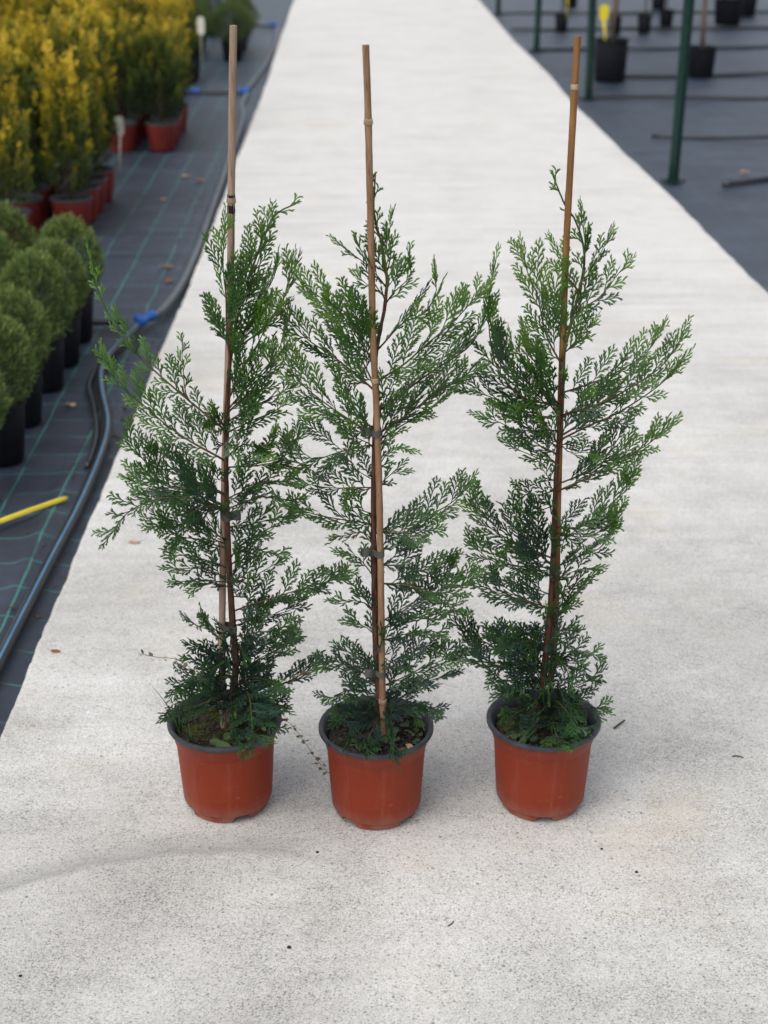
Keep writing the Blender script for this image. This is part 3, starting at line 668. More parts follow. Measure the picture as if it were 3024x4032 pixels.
CYPRESS_C = dict(
 stake=[(0.0116,0.013,0.191),(0.0117,0.013,0.288),(0.0133,0.013,0.4067),(0.0074,0.013,0.6237),(0.0044,0.013,0.7579),(0.0015,0.013,0.9205),(-0.0009,0.013,1.0831),(-0.0009,0.013,1.2074),(-0.0002,0.013,1.3437),(0.0006,0.013,1.4432)],
 trunk=[(-0.0111,0,0.1838),(-0.0052,0,0.2956),(0.0005,0,0.404),(0.0013,0,0.5373),(-0.0008,0,0.6745),(0.0008,0,0.7629),(0.0008,0,0.849),(-0.0012,0,0.9079)],
 branches=[
  [(-0.0012,0,0.9079),(0.0087,0.0025,0.9568),(0.0217,0.0058,1.0209),(0.0302,0.0087,1.0761),(0.0252,0.0106,1.1151),(0.0095,0.0127,1.1537),(-0.0068,0.0141,1.1751),(-0.0346,0.0175,1.237)],
  [(0.0292,0,1.0704),(0.028,-0.0039,1.1107),(0.0206,-0.0079,1.1504),(0.0151,-0.0105,1.1763)],
  [(0.0274,0,1.0465),(0.0477,0.0056,1.0768),(0.0718,0.014,1.1266)],
  [(0.0162,0,0.9902),(0.0533,-0.0047,1.0196),(0.0817,-0.0094,1.0566),(0.106,-0.0135,1.0907)],
  [(0.0219,0,1.0305),(-0.006,0.0099,1.0681),(-0.0241,0.0205,1.1146)],
  [(-0.0008,0,0.8996),(-0.0299,0,0.9578),(-0.0484,0,1.0229),(-0.0657,0,1.063),(-0.0777,0,1.1127)],
  [(0.0051,0,0.9245),(0.0285,-0.0105,0.9524),(0.0487,-0.0218,0.9857)],
  [(0.0027,0,0.9411),(0.0199,0.0216,0.9758),(0.0372,0.0429,1.0107)],
  [(0.0004,0,0.8234),(-0.0578,-0.006,0.8413),(-0.0914,-0.0103,0.8701),(-0.1215,-0.0161,0.9222),(-0.1355,-0.026,1.0226)],
  [(-0.0013,0,0.8234),(-0.0364,0.0195,0.8851),(-0.0584,0.0314,0.9236),(-0.0676,0.042,0.9621)],
  [(-0.0013,0,0.8062),(-0.0471,0.0046,0.8067),(-0.0961,0.0101,0.8275),(-0.1368,0.0146,0.845),(-0.1796,0.019,0.8507)],
  [(-0,0,0.7803),(-0.0732,-0.0178,0.7875),(-0.1071,-0.0269,0.8066),(-0.1453,-0.0369,0.8224)],
  [(-0.0013,0,0.8062),(-0.0393,-0.0425,0.8723),(-0.0523,-0.0898,0.953)],
  [(-0.0017,0,0.832),(-0.0271,-0.0145,0.8542),(-0.0561,-0.0394,0.9045),(-0.1008,-0.072,0.9639)],
  [(-0.0013,0,0.719),(-0.0435,0.0091,0.729),(-0.0721,0.0155,0.74),(-0.0918,0.0207,0.7541)],
  [(-0.0004,0,0.7366),(-0.0401,-0.0205,0.7624),(-0.0677,-0.0389,0.7953),(-0.0913,-0.0593,0.8368)],
  [(-0.0004,0,0.6655),(-0.0342,-0.0068,0.6597),(-0.06,-0.0121,0.6693),(-0.076,-0.0164,0.6865)],
  [(0.0025,0,0.6384),(-0.023,-0.0239,0.6399),(-0.0583,-0.0565,0.6455)],
  [(-0.0013,0,0.7542),(-0.0189,-0.035,0.7935),(-0.0456,-0.0756,0.8339)],
  [(0.0016,0,0.5307),(-0.0553,-0.0062,0.5593),(-0.1116,-0.0126,0.5951),(-0.1422,-0.0174,0.6338),(-0.1566,-0.0213,0.6715)],
  [(0.0015,0,0.495),(-0.0603,0.01,0.5125),(-0.1109,0.0179,0.5206),(-0.1366,0.0232,0.5419),(-0.1546,0.0276,0.5634)],
  [(-0.0013,0,0.5186),(-0.0418,-0.0314,0.5709),(-0.0639,-0.0614,0.6299),(-0.0877,-0.0825,0.666)],
  [(0.0008,0,0.455),(-0.0494,0.0173,0.4709),(-0.1122,0.0371,0.4752)],
  [(0.0001,0,0.4311),(-0.0685,-0.0071,0.4546),(-0.14,-0.0148,0.4887)],
  [(-0.0008,0,0.3748),(-0.0331,0.0072,0.3565),(-0.0622,0.0134,0.3604)],
  [(-0.003,0,0.3056),(-0.0621,0.006,0.3109),(-0.1096,0.0109,0.3008),(-0.1497,0.0173,0.3475),(-0.1668,0.0221,0.3895)],
  [(-0.0025,0,0.2936),(-0.0729,-0.0139,0.3124),(-0.1265,-0.0248,0.331),(-0.1837,-0.0364,0.348)],
  [(-0.0037,0,0.3006),(-0.0484,-0.0197,0.337),(-0.1121,-0.0517,0.4058)],
  [(-0.0065,0,0.2654),(-0.0514,0.0046,0.2532),(-0.0947,0.0092,0.2389)],
  [(-0.0046,0,0.2805),(-0.0558,-0.0242,0.2901),(-0.1108,-0.0506,0.3061)],
  [(0.0024,0,0.849),(0.048,0.0071,0.8632),(0.1047,0.0161,0.8852),(0.1528,0.0246,0.9158),(0.1773,0.0331,0.9656)],
  [(0.0028,0,0.8062),(0.0483,-0.0049,0.8248),(0.1023,-0.011,0.852),(0.1621,-0.0185,0.896),(0.1897,-0.0235,0.9388),(0.2019,-0.0272,0.9741)],
  [(0.0041,0,0.7629),(0.0519,0.0053,0.7866),(0.1088,0.0115,0.8099),(0.1725,0.0192,0.8539),(0.2189,0.0259,0.9023)],
  [(0.0056,0,0.6789),(0.0492,0.0093,0.6953),(0.0988,0.0222,0.7342),(0.1297,0.0359,0.7922)],
  [(0.0054,0,0.6655),(0.0555,-0.0057,0.6924),(0.1097,-0.0123,0.7317),(0.156,-0.0178,0.7596),(0.1938,-0.0236,0.8037)],
  [(0.0037,0,0.7541),(0.022,-0.0195,0.744),(0.0469,-0.0397,0.756),(0.0611,-0.0549,0.7489)],
  [(0.0062,0,0.5946),(0.0453,0.0019,0.5915),(0.086,0.0045,0.622),(0.122,0.007,0.6569),(0.1446,0.0101,0.7137)],
  [(0.0059,0,0.5836),(0.0523,-0.0124,0.5795),(0.0911,-0.0236,0.6025),(0.1147,-0.0367,0.6531)],
  [(0.0092,0,0.5137),(0.0488,0.0044,0.5328),(0.0909,0.009,0.5508),(0.1213,0.0162,0.6138)],
  [(0.0094,0,0.4902),(0.0524,-0.0072,0.512),(0.0894,-0.0129,0.5182)],
  [(0.0095,0,0.4521),(0.0393,0.0053,0.4701),(0.0788,0.0119,0.4883)],
  [(0.0114,0,0.4116),(0.0351,-0.0039,0.4442),(0.0598,-0.0083,0.4823)],
  [(0.0106,0,0.3727),(0.0234,0.0016,0.3814),(0.0391,0.0032,0.3833)],
  [(0.0077,0,0.3599),(0.0358,-0.0267,0.3673),(0.0483,-0.0682,0.3435)],
  [(0.0075,0,0.3054),(0.053,-0.0145,0.318),(0.0845,-0.0293,0.2913)],
  [(0.0063,0,0.2348),(0.0634,0.0063,0.2608),(0.1085,0.0118,0.2904)],
  [(0.0054,0,0.2144),(0.0542,-0.0101,0.2219),(0.1166,-0.0232,0.2228)],
  [(0.0007,0,0.2196),(-0.0202,-0.0405,0.224),(-0.0469,-0.1221,0.2279)],
  [(0.0027,0,0.2144),(0.0089,-0.055,0.2173),(0.0058,-0.1439,0.2211)],
  [(-0.003,0,0.3056),(-0.0029,-0.0288,0.302),(-0.008,-0.1002,0.2946)],
  [(-0.0008,0,0.2145),(-0.0355,-0.0231,0.2187),(-0.0643,-0.0511,0.2058)],
  [(0.0066,0,0.3254),(0.0289,-0.0305,0.3224),(0.0363,-0.0781,0.3006)],
 ])


def leaf_disc(m, c, r, elong, nrm, ax, tint, cup=.2):
    c = Vector(c); n = Vector(nrm).normalized(); a = Vector(ax); a = (a - n * a.dot(n)).normalized(); b = n.cross(a)
    vs = [c]; N = 10
    for i in range(N):
        t_ = 2 * math.pi * i / N; w = 1 - .18 * math.cos(t_)
        vs.append(c + a * r * elong * math.cos(t_) + b * r * w * math.sin(t_) + n * r * cup * abs(math.sin(t_)) ** 1.5)
    m.add(vs, [(0, 1 + i, 1 + (i + 1) % N) for i in range(N)], [tint * .8] + [tint] * N)

def cypress(label, loc, data, seed, notch, soil, bam, nodes, ties, tilt, r0=0.0062, r1=0.0056, soil_z=.166, nfront=9, skirt=13, fill=1.0):
    t = thing('potted_cypress', label, 'potted conifer', loc, 0, 'staked cypress saplings in red pots')
    rng = np.random.RandomState(seed)
    pot = pot_parts(t, notch); pot.location = (0, .009, 0); pot.rotation_euler = (R(tilt[0]), R(tilt[1]), 0)
    soil_disc(t, .0905, soil_z, soil, seed).location = (0, .009, 0)
    st, C, S = stake_part(t, [(p[0], p[1], p[2]) for p in data['stake']], bam, r0, r1, nodes, seed)
    tr = [tuple(p) for p in data['trunk']]; tr = [(tr[0][0] - .001, tr[0][1] + .002, soil_z - .02)] + tr
    K = catmull(tr, .012); n = len(K)
    m = MB(); m.tube([tuple(p) for p in K], [(.0078 - .0050 * (i / n) + rng.randn() * .00025) for i in range(n)], 10); tk = m.build('trunk', 'bark', t, True)
    top = tr[-1][2]
    for z, fl in ties: tie_part(t, data['stake'], tr, z, fl)
    extra = []
    for k in range(nfront):          # short sprays on the side of the stem that faces the aisle
        z = .38 + .54 * k / nfront + rng.uniform(-.02, .02); p = at_z(tr, z); a_ = R(rng.uniform(205, 335)); ln = rng.uniform(.05, .10)
        d = np.array((math.cos(a_), math.sin(a_), 0)); extra.append([tuple(p), tuple(p + d * ln * .5 + UP * ln * .30), tuple(p + d * ln * .8 + UP * ln * .75)])
    for k in range(skirt):      # bushy low skirt that arches out over the rim
        z = .205 + .155 * k / skirt + rng.uniform(-.008, .008); p = at_z(tr, z); a_ = k * 2.4 + rng.uniform(-.4, .4); ln = rng.uniform(.070, .118)
        d = np.array((math.cos(a_), math.sin(a_), 0)); dr = rng.uniform(-.30, .25)
        extra.append([tuple(p), tuple(p + d * ln * .45 + UP * ln * .30), tuple(p + d * ln * .85 + UP * ln * (.25 + dr * .4)), tuple(p + d * ln * 1.1 + UP * ln * (.1 + dr))])
    n_own = len(data['branches'])
    for i, b in enumerate(data['branches'] + extra):
        q0 = at_z(tr, max(b[0][2] - .007, soil_z)); dd = math.dist(q0, b[0])
        if i and i < n_own and b[0][2] < top and .004 < dd < .045: b = [tuple(q0)] + list(b)
        h = min(1.0, max(0.0, (b[0][2] - .17) / .80))
        if i == 0: leader_sprigs(t, b, rng, .0030)
        else:
            L = sum(math.dist(b[q], b[q + 1]) for q in range(len(b) - 1))
            cypress_branch(t, b, rng, h, .0009 + min(.0013, .0045 * L), data.get('slim', {}).get(i, 1.0))
            if L < .30 and i < len(data['branches']) and rng.rand() < (.75 if h < .16 else (.40 if h < .4 else .12)) * fill:
                # a shorter neighbour springing from the trunk at another angle
                sg = rng.choice([-1, 1]); yw = sg * R(rng.uniform(22, 60)); k = rng.uniform(.55, .85); dz = rng.uniform(-.022, .022); o0 = np.array(b[0]); c_, s_ = math.cos(yw), math.sin(yw); nb = []
                for p in b:
                    d = np.array(p) - o0; nb.append(tuple(o0 + np.array(((d[0] * c_ - d[1] * s_) * k, (d[0] * s_ + d[1] * c_) * k, d[2] * k * rng.uniform(.8, 1.1) + dz))))
                if min(q[2] for q in nb) > .188: cypress_branch(t, nb, rng, h, .0010 + min(.0012, .0045 * L))
    return t, st

CYPRESS_A['slim'] = {9: .50, 10: .7, 11: .75, 14: .6, 36: .7, 41: .7}; CYPRESS_B['slim'] = {5: .8, 18: .6, 27: .8, 34: .8}; CYPRESS_C['slim'] = {30: .72, 31: .70, 32: .70, 34: .75, 36: .8, 25: .7, 26: .7}
tA, stA = cypress('leftmost of three staked cypress saplings, weed trailing from its red pot', (-.291, .030, PZ), CYPRESS_A, 11, R(-112), 'mossy_soil', 'bamboo_a', (.790,), [(.388, 0), (.615, 1)], (0, 0), .0066, .0062, skirt=11)
tB, stB = cypress('middle staked cypress sapling with bare dark soil in its red pot', (0, 0, PZ), CYPRESS_B, 23, R(-90) , 'potting_soil', 'bamboo_b', (.055, .565, .905), [(.312, -1), (.560, -1), (.790, -1)], (0, 0), nfront=2, skirt=2, fill=.3)
tC, stC = cypress('rightmost of three staked cypress saplings, green moss in its red pot', (.323, .019, PZ), CYPRESS_C, 37, R(-90 - 45), 'mossy_soil', 'bamboo_c', (.925,), [(.345, -1)], (0, 0))

# dark painted marks round the left stake
for zz, hgt in ((1.187, .011), (1.168, .012)):
    p = at_z(CYPRESS_A['stake'], zz); m = MB(); n = 28; vs = []; rr = np.random.RandomState(int(zz * 1000))
    for i in range(n):
        a = 2 * math.pi * i / n; e0, e1 = rr.uniform(-.002, .002), rr.uniform(-.0025, .0025)
        vs += [(p[0] + .0068 * math.cos(a), p[1] + .0068 * math.sin(a), zz - hgt / 2 + e0), (p[0] + .0068 * math.cos(a), p[1] + .0068 * math.sin(a), zz + hgt / 2 + e1)]
    fs = [(2 * i, 2 * ((i + 1) % n), 2 * ((i + 1) % n) + 1, 2 * i + 1) for i in range(n) if i % 7 != 3]
    m.add(vs, fs); m.build('painted_band', 'mark_ink', stA)

# weeds growing in the pots (parts of their plant)
def grass_tuft(parent, c, n, h, seed, spread=.8):
    r = np.random.RandomState(seed)
    for k in range(n):
        a = r.rand() * 6.283; hh = h * r.uniform(.45, 1.0); d = np.array((math.cos(a), math.sin(a), 0)) * r.uniform(.15, spread); pts = []
        for q in range(6):
            u = q / 5; pts.append(np.array(c) + d * hh * (u ** 1.6) + UP * hh * (u - .35 * u * u * np.linalg.norm(d)) + d * .004 * k * .2)
        w = np.array((-d[1], d[0], 0)); w = w / max(np.linalg.norm(w), 1e-6); vs = []
        for q, p in enumerate(pts): ww = .0013 * (1 - (q / 5) ** 2) + .0002; vs += [p - w * ww, p + w * ww, p + UP * ww * .5]
        m = MB(); m.add(vs, [(3 * q + i, 3 * q + (i + 1) % 3, 3 * q + 3 + (i + 1) % 3, 3 * q + 3 + i) for q in range(5) for i in range(3)], [r.uniform(.3, 1)] * len(vs))
        m.build('grass_blade', 'weed_leaf', parent)
def runner(parent, pts, seed, rl=.0042, gap=.011):
    r = np.random.RandomState(seed); C = catmull(pts, .006)
    m = MB(); m.tube([tuple(p) for p in C], .00055, 4, .02); o = m.build('weed_runner', 'runner_leaf', parent)
    S = np.concatenate([[0], np.cumsum(np.linalg.norm(np.diff(C, axis=0), axis=1))]); s = .03
    while s < S[-1]:
        i = min(len(C) - 1, np.searchsorted(S, s)); t_ = unit(C[min(i + 1, len(C) - 1)] - C[max(i - 1, 0)])
        for sd in (-1, 1):
            d = unit(np.cross(t_, UP) * sd + t_ * .4 + r.randn(3) * .35); q = MB()
            leaf_disc(q, C[i] + d * rl * 1.5, rl * r.uniform(.6, 1.0), 1.45, UP + r.randn(3) * .5, d, r.uniform(.25, .9), .1)
            q.build('leaf', 'runner_leaf', o)
        s += gap * r.uniform(.8, 1.9)
sz = .168
grass_tuft(tA, (-.083, -.015, sz), 9, .115, 3, .7); grass_tuft(tA, (-.060, -.050, sz), 5, .06, 8, .9)
for k, (x, y, r_, e, ax) in enumerate(((.004, -.078, .0110, 1.4, (1, -.2, 0)), (-.012, -.068, .0085, 1.4, (-1, .2, .1)), (.060, -.062, .010, 1.3, (.8, .6, .1)), (.010, -.055, .007, 1.3, (.2, 1, .2)))):
    m = MB(); leaf_disc(m, (x, y, sz + .012 + .003 * k), r_, e, (.1, -.35, 1), ax, .75 + .05 * k, .18); m.build('weed_leaf', 'weed_leaf', tA)
runner(tA, [(.05, -.05, .185), (.085, -.04, .205), (.120, .00, .185), (.150, -.01, .150), (.175, -.03, .120), (.200, -.045, .095)], 5)
runner(tA, [(.06, .01, .18), (.095, .02, .22), (.120, .00, .255), (.140, -.01, .290), (.160, -.02, .300)], 6)
runner(tA, [(.03, .03, .18), (.070, .05, .24), (.090, .05, .305), (.098, .05, .345)], 12)
runner(tA, [(-.02, .03, .18), (-.05, .03, .27), (-.085, .03, .305), (-.125, .03, .312), (-.155, .03, .320)], 9, .005, .016)
rr = np.random.RandomState(77)
for k in range(24):
    a = rr.uniform(-1.2, .6); q = rr.uniform(.035, .085); m = MB()
    leaf_disc(m, (q * math.cos(a), q * math.sin(a), sz + rr.uniform(.004, .014)), rr.uniform(.0035, .0065), 1.2, (rr.randn() * .3, rr.randn() * .3 - .2, 1), (rr.randn(), rr.randn(), 0), rr.uniform(.2, .8), .2)
    m.build('weed_leaf', 'weed_leaf', tB)
for k in range(34):
    a = rr.uniform(-3.4, .3); q = rr.uniform(.040, .090); m = MB()
    leaf_disc(m, (q * math.cos(a), q * math.sin(a), sz + rr.uniform(.003, .012)), rr.uniform(.004, .008), 1.2, (rr.randn() * .35, rr.randn() * .35 - .2, 1), (rr.randn(), rr.randn(), 0), rr.uniform(.1, .6), .3)
    m.build('weed_leaf', 'weed_leaf', tC)
def fallen_leaf(name, mat, loc, size, rz, seed, parent=None, elong=2.1):
    r = np.random.RandomState(seed); m = MB(); N = 12; vs = []
    for layer in (0, .0006):
        vs.append((0, 0, .004 + layer))
        for i in range(N):
            a = 2 * math.pi * i / N; q = size * (.75 + .35 * r.rand() if layer == 0 else 1)
            if layer == 0: x, y = q * elong * .5 * math.cos(a), q * .5 * math.sin(a); z = .001 + abs(math.sin(a)) * size * .22 * r.rand()
            else: x, y, z = vs[1 + i][0], vs[1 + i][1], vs[1 + i][2] + .0006
            vs.append((x, y, z))
    n1 = N + 1
    fs = [(0, 1 + i, 1 + (i + 1) % N) for i in range(N)] + [(n1, n1 + 1 + (i + 1) % N, n1 + 1 + i) for i in range(N)] + [(1 + i, n1 + 1 + i, n1 + 1 + (i + 1) % N, 1 + (i + 1) % N) for i in range(N)]
    m.add(vs, fs)
    m.tube([(-size * elong * .5, 0, .003), (-size * elong * .75, size * .1, .004)], [.0006, .0003], 4)
    o = m.build(name, mat, parent); o.location = loc; o.rotation_euler = (0, 0, rz); return o
for k, (x, y, s_, mt, rz) in enumerate(((.045, -.068, .016, 'brown_leaf', 1.2), (.062, -.050, .013, 'tan_leaf', 2.0), (.035, -.080, .010, 'brown_leaf', .3))):
    fallen_leaf('dry_leaf', mt, (x, y, sz + .006), s_, rz, 40 + k, tB)

# ------------------------------------------------------------------ loose bits on the path
tag(fallen_leaf('fallen_leaf', 'tan_leaf', (-.637, 1.262, PZ), .019, .1, 1), 'curled orange-tan leaf lying on the path left of the leftmost sapling', 'leaf')
tag(fallen_leaf('fallen_leaf', 'brown_leaf', (-.742, .654, PZ), .014, -.3, 2), 'dark brown leaf near the left edge of the pale path', 'leaf')
def twig(pts, r, label):
    m = MB(); C = catmull(pts, .004); m.tube([tuple(p) for p in C], [r * (1 - .3 * i / len(C)) for i in range(len(C))], 6); return tag(m.build('twig', 'twig_dark', None, True), label, 'twig')
twig([(.513, .284, PZ + .0025), (.526, .299, PZ + .003), (.541, .316, PZ + .0025)], .0024, 'short dark twig on the path right of the rightmost red pot')
twig([(.740, .172, PZ + .0015), (.752, .170, PZ + .003), (.762, .166, PZ + .0015)], .0014, 'tiny pale brown twig at the right edge of the path view')
twig([(.118, -.350, PZ + .0012), (.125, -.345, PZ + .002), (.129, -.337, PZ + .0012)], .0011, 'tiny curved black twig on the concrete in the foreground')
def pebble(x, y, s, label, mat='pebble_dark', seed=0):
    r = np.random.RandomState(seed); m = MB(); prof = []; vs = []; fs = []; n = 8
    for j in range(5):
        th = math.pi * j / 4
        for i in range(n):
            a = 2 * math.pi * i / n; k = s * (1 + .25 * r.randn() * .5)
            vs.append((k * math.sin(th) * math.cos(a), k * .8 * math.sin(th) * math.sin(a), s * .55 - s * .55 * math.cos(th)))
    for j in range(4):
        for i in range(n): fs.append((j * n + i, j * n + (i + 1) % n, (j + 1) * n + (i + 1) % n, (j + 1) * n + i))
    m.add(vs, fs); o = m.build('pebble', mat, None, True); o.location = (x, y, PZ - .0005); return tag(o, label, 'pebble', 'dark specks on the concrete')
pebble(-.156, -.399, .0042, 'black pebble in the bottom foreground left of centre', seed=1)
pebble(-.113, -.134, .0034, 'black pebble in front of the gap between left and middle pots', seed=2)
pebble(.473, -.207, .0036, 'black pebble on the concrete in front of the rightmost pot, lower one', seed=3)
pebble(.420, -.136, .0030, 'black pebble on the concrete in front of the rightmost pot, upper one', seed=4)
pebble(-.60, -.46, .0034, 'black pebble at the bottom left of the concrete', seed=5)

# ------------------------------------------------------------------ irrigation on the left
def pipe(name, pts, r, mat, label, step=.05, stripe=False, group=None):
    C = catmull(pts, step); m = MB(); m.tube([tuple(p) for p in C], r, 12); o = m.build(name, mat, None, True); tag(o, label, 'hose', group)
    if stripe:
        q = MB(); vs = []
        for i, p in enumerate(C):
            d = unit(C[min(i + 1, len(C) - 1)] - C[max(i - 1, 0)]); w = unit(np.cross(UP, d))
            for a in (-.17, -.06, .06, .17): vs.append(p + (UP * math.cos(a - .25) + w * math.sin(a - .25)) * (r + .0008))
        q.add(vs, [(4 * i + k, 4 * i + 4 + k, 4 * i + 5 + k, 4 * i + 1 + k) for i in range(len(C) - 1) for k in range(3)])
        q.build('stripe', 'pipe_stripe', o, True)
    return o
z0 = .012
pipe('irrigation_pipe', [(-.935, -2.5, z0), (-.92, -.6, z0), (-.905, .40, z0), (-.896, .74, z0), (-.878, 1.27, z0), (-.862, 1.68, z0), (-.862, 2.10, z0), (-.882, 2.38, .015), (-.950, 2.70, .020), (-.990, 2.95, .022), (-.985, 3.18, .022), (-.945, 3.42, .022), (-.925, 3.53, .022)], .0165, 'pipe_black',
     'black pipe with a blue stripe hugging the left edge of the path', .03, True)
pipe('irrigation_pipe', [(-.868, 3.70, .022), (-.842, 3.88, .020), (-.816, 4.25, .016), (-.808, 4.9, z0), (-.812, 5.5, z0), (-.820, 6.4, z0), (-.830, 7.4, z0), (-.850, 9.0, z0), (-.905, 9.9, z0), (-.900, 10.4, .02)], .0165, 'pipe_gloss_grey',
     'black pipe with painted grey gloss running from the blue joints to the far crossing pipe')
pipe('irrigation_pipe', [(-.925, 10.62, .02), (-.90, 11.2, z0), (-.85, 12.6, z0), (-.83, 14.5, z0), (-.90, 16.2, z0)], .0165, 'pipe_gloss_grey', 'farthest length of black pipe with painted grey gloss along the path edge')
pipe('irrigation_pipe', [(-.893, 2.02, .002), (-.905, 2.28, .004), (-.955, 2.56, .006), (-1.012, 2.80, .008), (-1.022, 2.98, .006)], .010, 'pipe_black', 'thin black hose lying beside the curve of the striped pipe')
pipe('lateral_pipe', [(-.985, 3.61, .02), (-1.2, 3.63, .014), (-2.6, 3.66, .012)], .012, 'pipe_black', 'black cross pipe leaving the blue joints behind the round shrubs')
pipe('lateral_pipe', [(-.95, 10.52, .02), (-1.37, 10.55, .02), (-3.4, 10.6, .014)], .016, 'pipe_black', 'black cross pipe beyond the golden conifers with two blue joints')
pipe('lateral_pipe', [(-.93, 16.3, .02), (-1.3, 16.3, .014), (-4.6, 16.4, .014)], .014, 'pipe_black', 'farthest black cross pipe at the top left of the cloth')
def fitting(loc, rz, label, tee=True, s=1.0):
    t = thing('pipe_fitting', label, 'pipe fitting', loc, rz, 'blue pipe fittings')
    def rod(name, a, b, prof, ribs):
        A, B = Vector(a), Vector(b); m = MB(); pts = [A.lerp(B, u) for u, _ in prof]
        m.tube(pts, [r * s for _, r in prof], 16); o = m.build(name, 'fitting_blue', t); smooth_by_angle(o, 30)
        if ribs:
            d = (B - A).normalized(); up = Vector((0, 0, 1)); w = d.cross(up)
            for k in range(10):
                a_ = 2 * math.pi * k / 10; off = (up * math.cos(a_) + w * math.sin(a_)) * prof[2][1] * s
                q = MB(); q.tube([A.lerp(B, .2) + off, A.lerp(B, .8) + off], .0028 * s, 4); q.build('grip_rib', 'fitting_blue', o)
    nut = [(0, .020), (.06, .026), (.2, .029), (.8, .030), (.95, .026), (1, .021)]
    rod('body', (0, -.05 * s, .0), (0, .05 * s, .0), [(0, .019), (.3, .020), (.5, .023), (.7, .020), (1, .019)], False)
    rod('nut', (0, -.035 * s, 0), (0, -.088 * s, 0), nut, True); rod('nut', (0, .035 * s, 0), (0, .088 * s, 0), nut, True)
    if tee:
        rod('branch_body', (0, 0, 0), (-.05 * s, 0, 0), [(0, .017), (.5, .018), (.8, .018), (1, .018)], False)
        rod('nut', (-.032 * s, 0, 0), (-.075 * s, 0, 0), [(u, r * .85) for u, r in nut], True)
    return t
fitting((-.898, 3.615, .034), R(-20), 'nearest blue tee joint on the pipe beside the round shrubs', True, .72)
fitting((-.915, 10.52, .03), R(-5), 'blue tee joint where the far cross pipe meets the path edge', True, .85)
fitting((-1.37, 10.55, .03), R(90), 'blue straight joint on the far cross pipe by the conifers', False, .75)
fitting((-.93, 16.3, .03), R(0), 'farthest blue tee joint at the top of the left cloth', True, .9)

# yellow strip on the cloth
m = MB(); a, b = Vector((-1.36, 1.21, .012)), Vector((-.905, 1.730, .016)); d = (b - a).normalized(); w = Vector((-d.y, d.x, 0)) * .0082
vs = []
for u, k, h in ((0, 1, 1), (.2, 1, 1), (.5, 1, 1), (.8, 1, 1), (.965, 1, 1), (.985, .8, .9), (1, .35, .6)):
    p = a.lerp(b, u) + Vector((0, 0, .008 * math.sin(u * 3.1)))
    vs += [p - w * k, p - w * k * .6 + Vector((0, 0, .008 * h)), p + w * k * .6 + Vector((0, 0, .008 * h)), p + w * k, p + w * k * .7 - Vector((0, 0, .003)), p - w * k * .7 - Vector((0, 0, .003))]
m.add(vs, [(6 * i + k, 6 * i + (k + 1) % 6, 6 * i + 6 + (k + 1) % 6, 6 * i + 6 + k) for i in range(6) for k in range(6)] + [(5, 4, 3, 2, 1, 0), tuple(range(36, 42))])
y = m.build('yellow_strip', 'yellow_plastic'); smooth_by_angle(y, 40); tag(y, 'bright yellow plastic strip lying on the black cloth at left', 'plastic strip')

# ------------------------------------------------------------------ background crowns
def flakes(P, D, N, ln, wd):
    D = unit(D); U = unit(np.cross(N, D)); n = len(P)
    V = np.stack([P, P + D * ln[:, None] * .45 + U * wd[:, None] * .5, P + D * ln[:, None], P + D * ln[:, None] * .45 - U * wd[:, None] * .5], 1).reshape(-1, 3)
    return V, np.arange(n * 4).reshape(n, 4)
def crown_plumes(name, mat, H, W, seed, nplume=64, per=44, bright=0.0, top_pow=.62, fan=.032, flen=.027, fwid=.0125):
    r = np.random.RandomState(seed); Ps, Ds, Ns, Ts = [], [], [], []
    for k in range(nplume):
        h0 = H * (k + r.rand() * .8) / nplume * .84; a = k * 2.39996 + r.uniform(-.5, .5)
        rad = W * max(.04, (1 - h0 / H)) ** top_pow * min(1, .55 + h0 / (.16 * H)) * r.uniform(.55, 1.0)
        ax = np.array((math.cos(a), math.sin(a), 0)); b = ax * rad * .35 + UP * h0
        L = r.uniform(.13, .24) * H / .65; lean = r.uniform(.10, .42); dr = unit(UP + ax * lean)
        b = b + ax * rad * .42
        yaw = a + r.uniform(-.9, .9); pl = np.array((math.cos(yaw), math.sin(yaw), 0)); nn = np.cross(dr, pl)
        u = r.rand(per) ** .8; s = r.uniform(-1, 1, per); wid = fan * H / .65 * (np.sin(np.clip(u * 1.1 + .15, 0, 1) * math.pi) ** .7 + .1)
        P = b + np.outer(u * L, dr) + np.outer(s * wid, pl) + r.randn(per, 3) * .006
        D = dr + np.outer(s * .7, pl) + r.randn(per, 3) * .25
        Ps.append(P); Ds.append(D); Ns.append(nn + r.randn(per, 3) * .4)
        pb = r.uniform(-.22, .20) + bright
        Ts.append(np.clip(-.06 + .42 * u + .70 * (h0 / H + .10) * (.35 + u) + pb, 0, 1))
    P, D, N, T = (np.concatenate(q) for q in (Ps, Ds, Ns, Ts)); n = len(P)
    V, F = flakes(P, D, N, flen * r.uniform(.7, 1.3, n), fwid * r.uniform(.7, 1.3, n))
    me = np_mesh(name, V, F, np.repeat(T, 4)); me.materials.append(M[mat]); return me
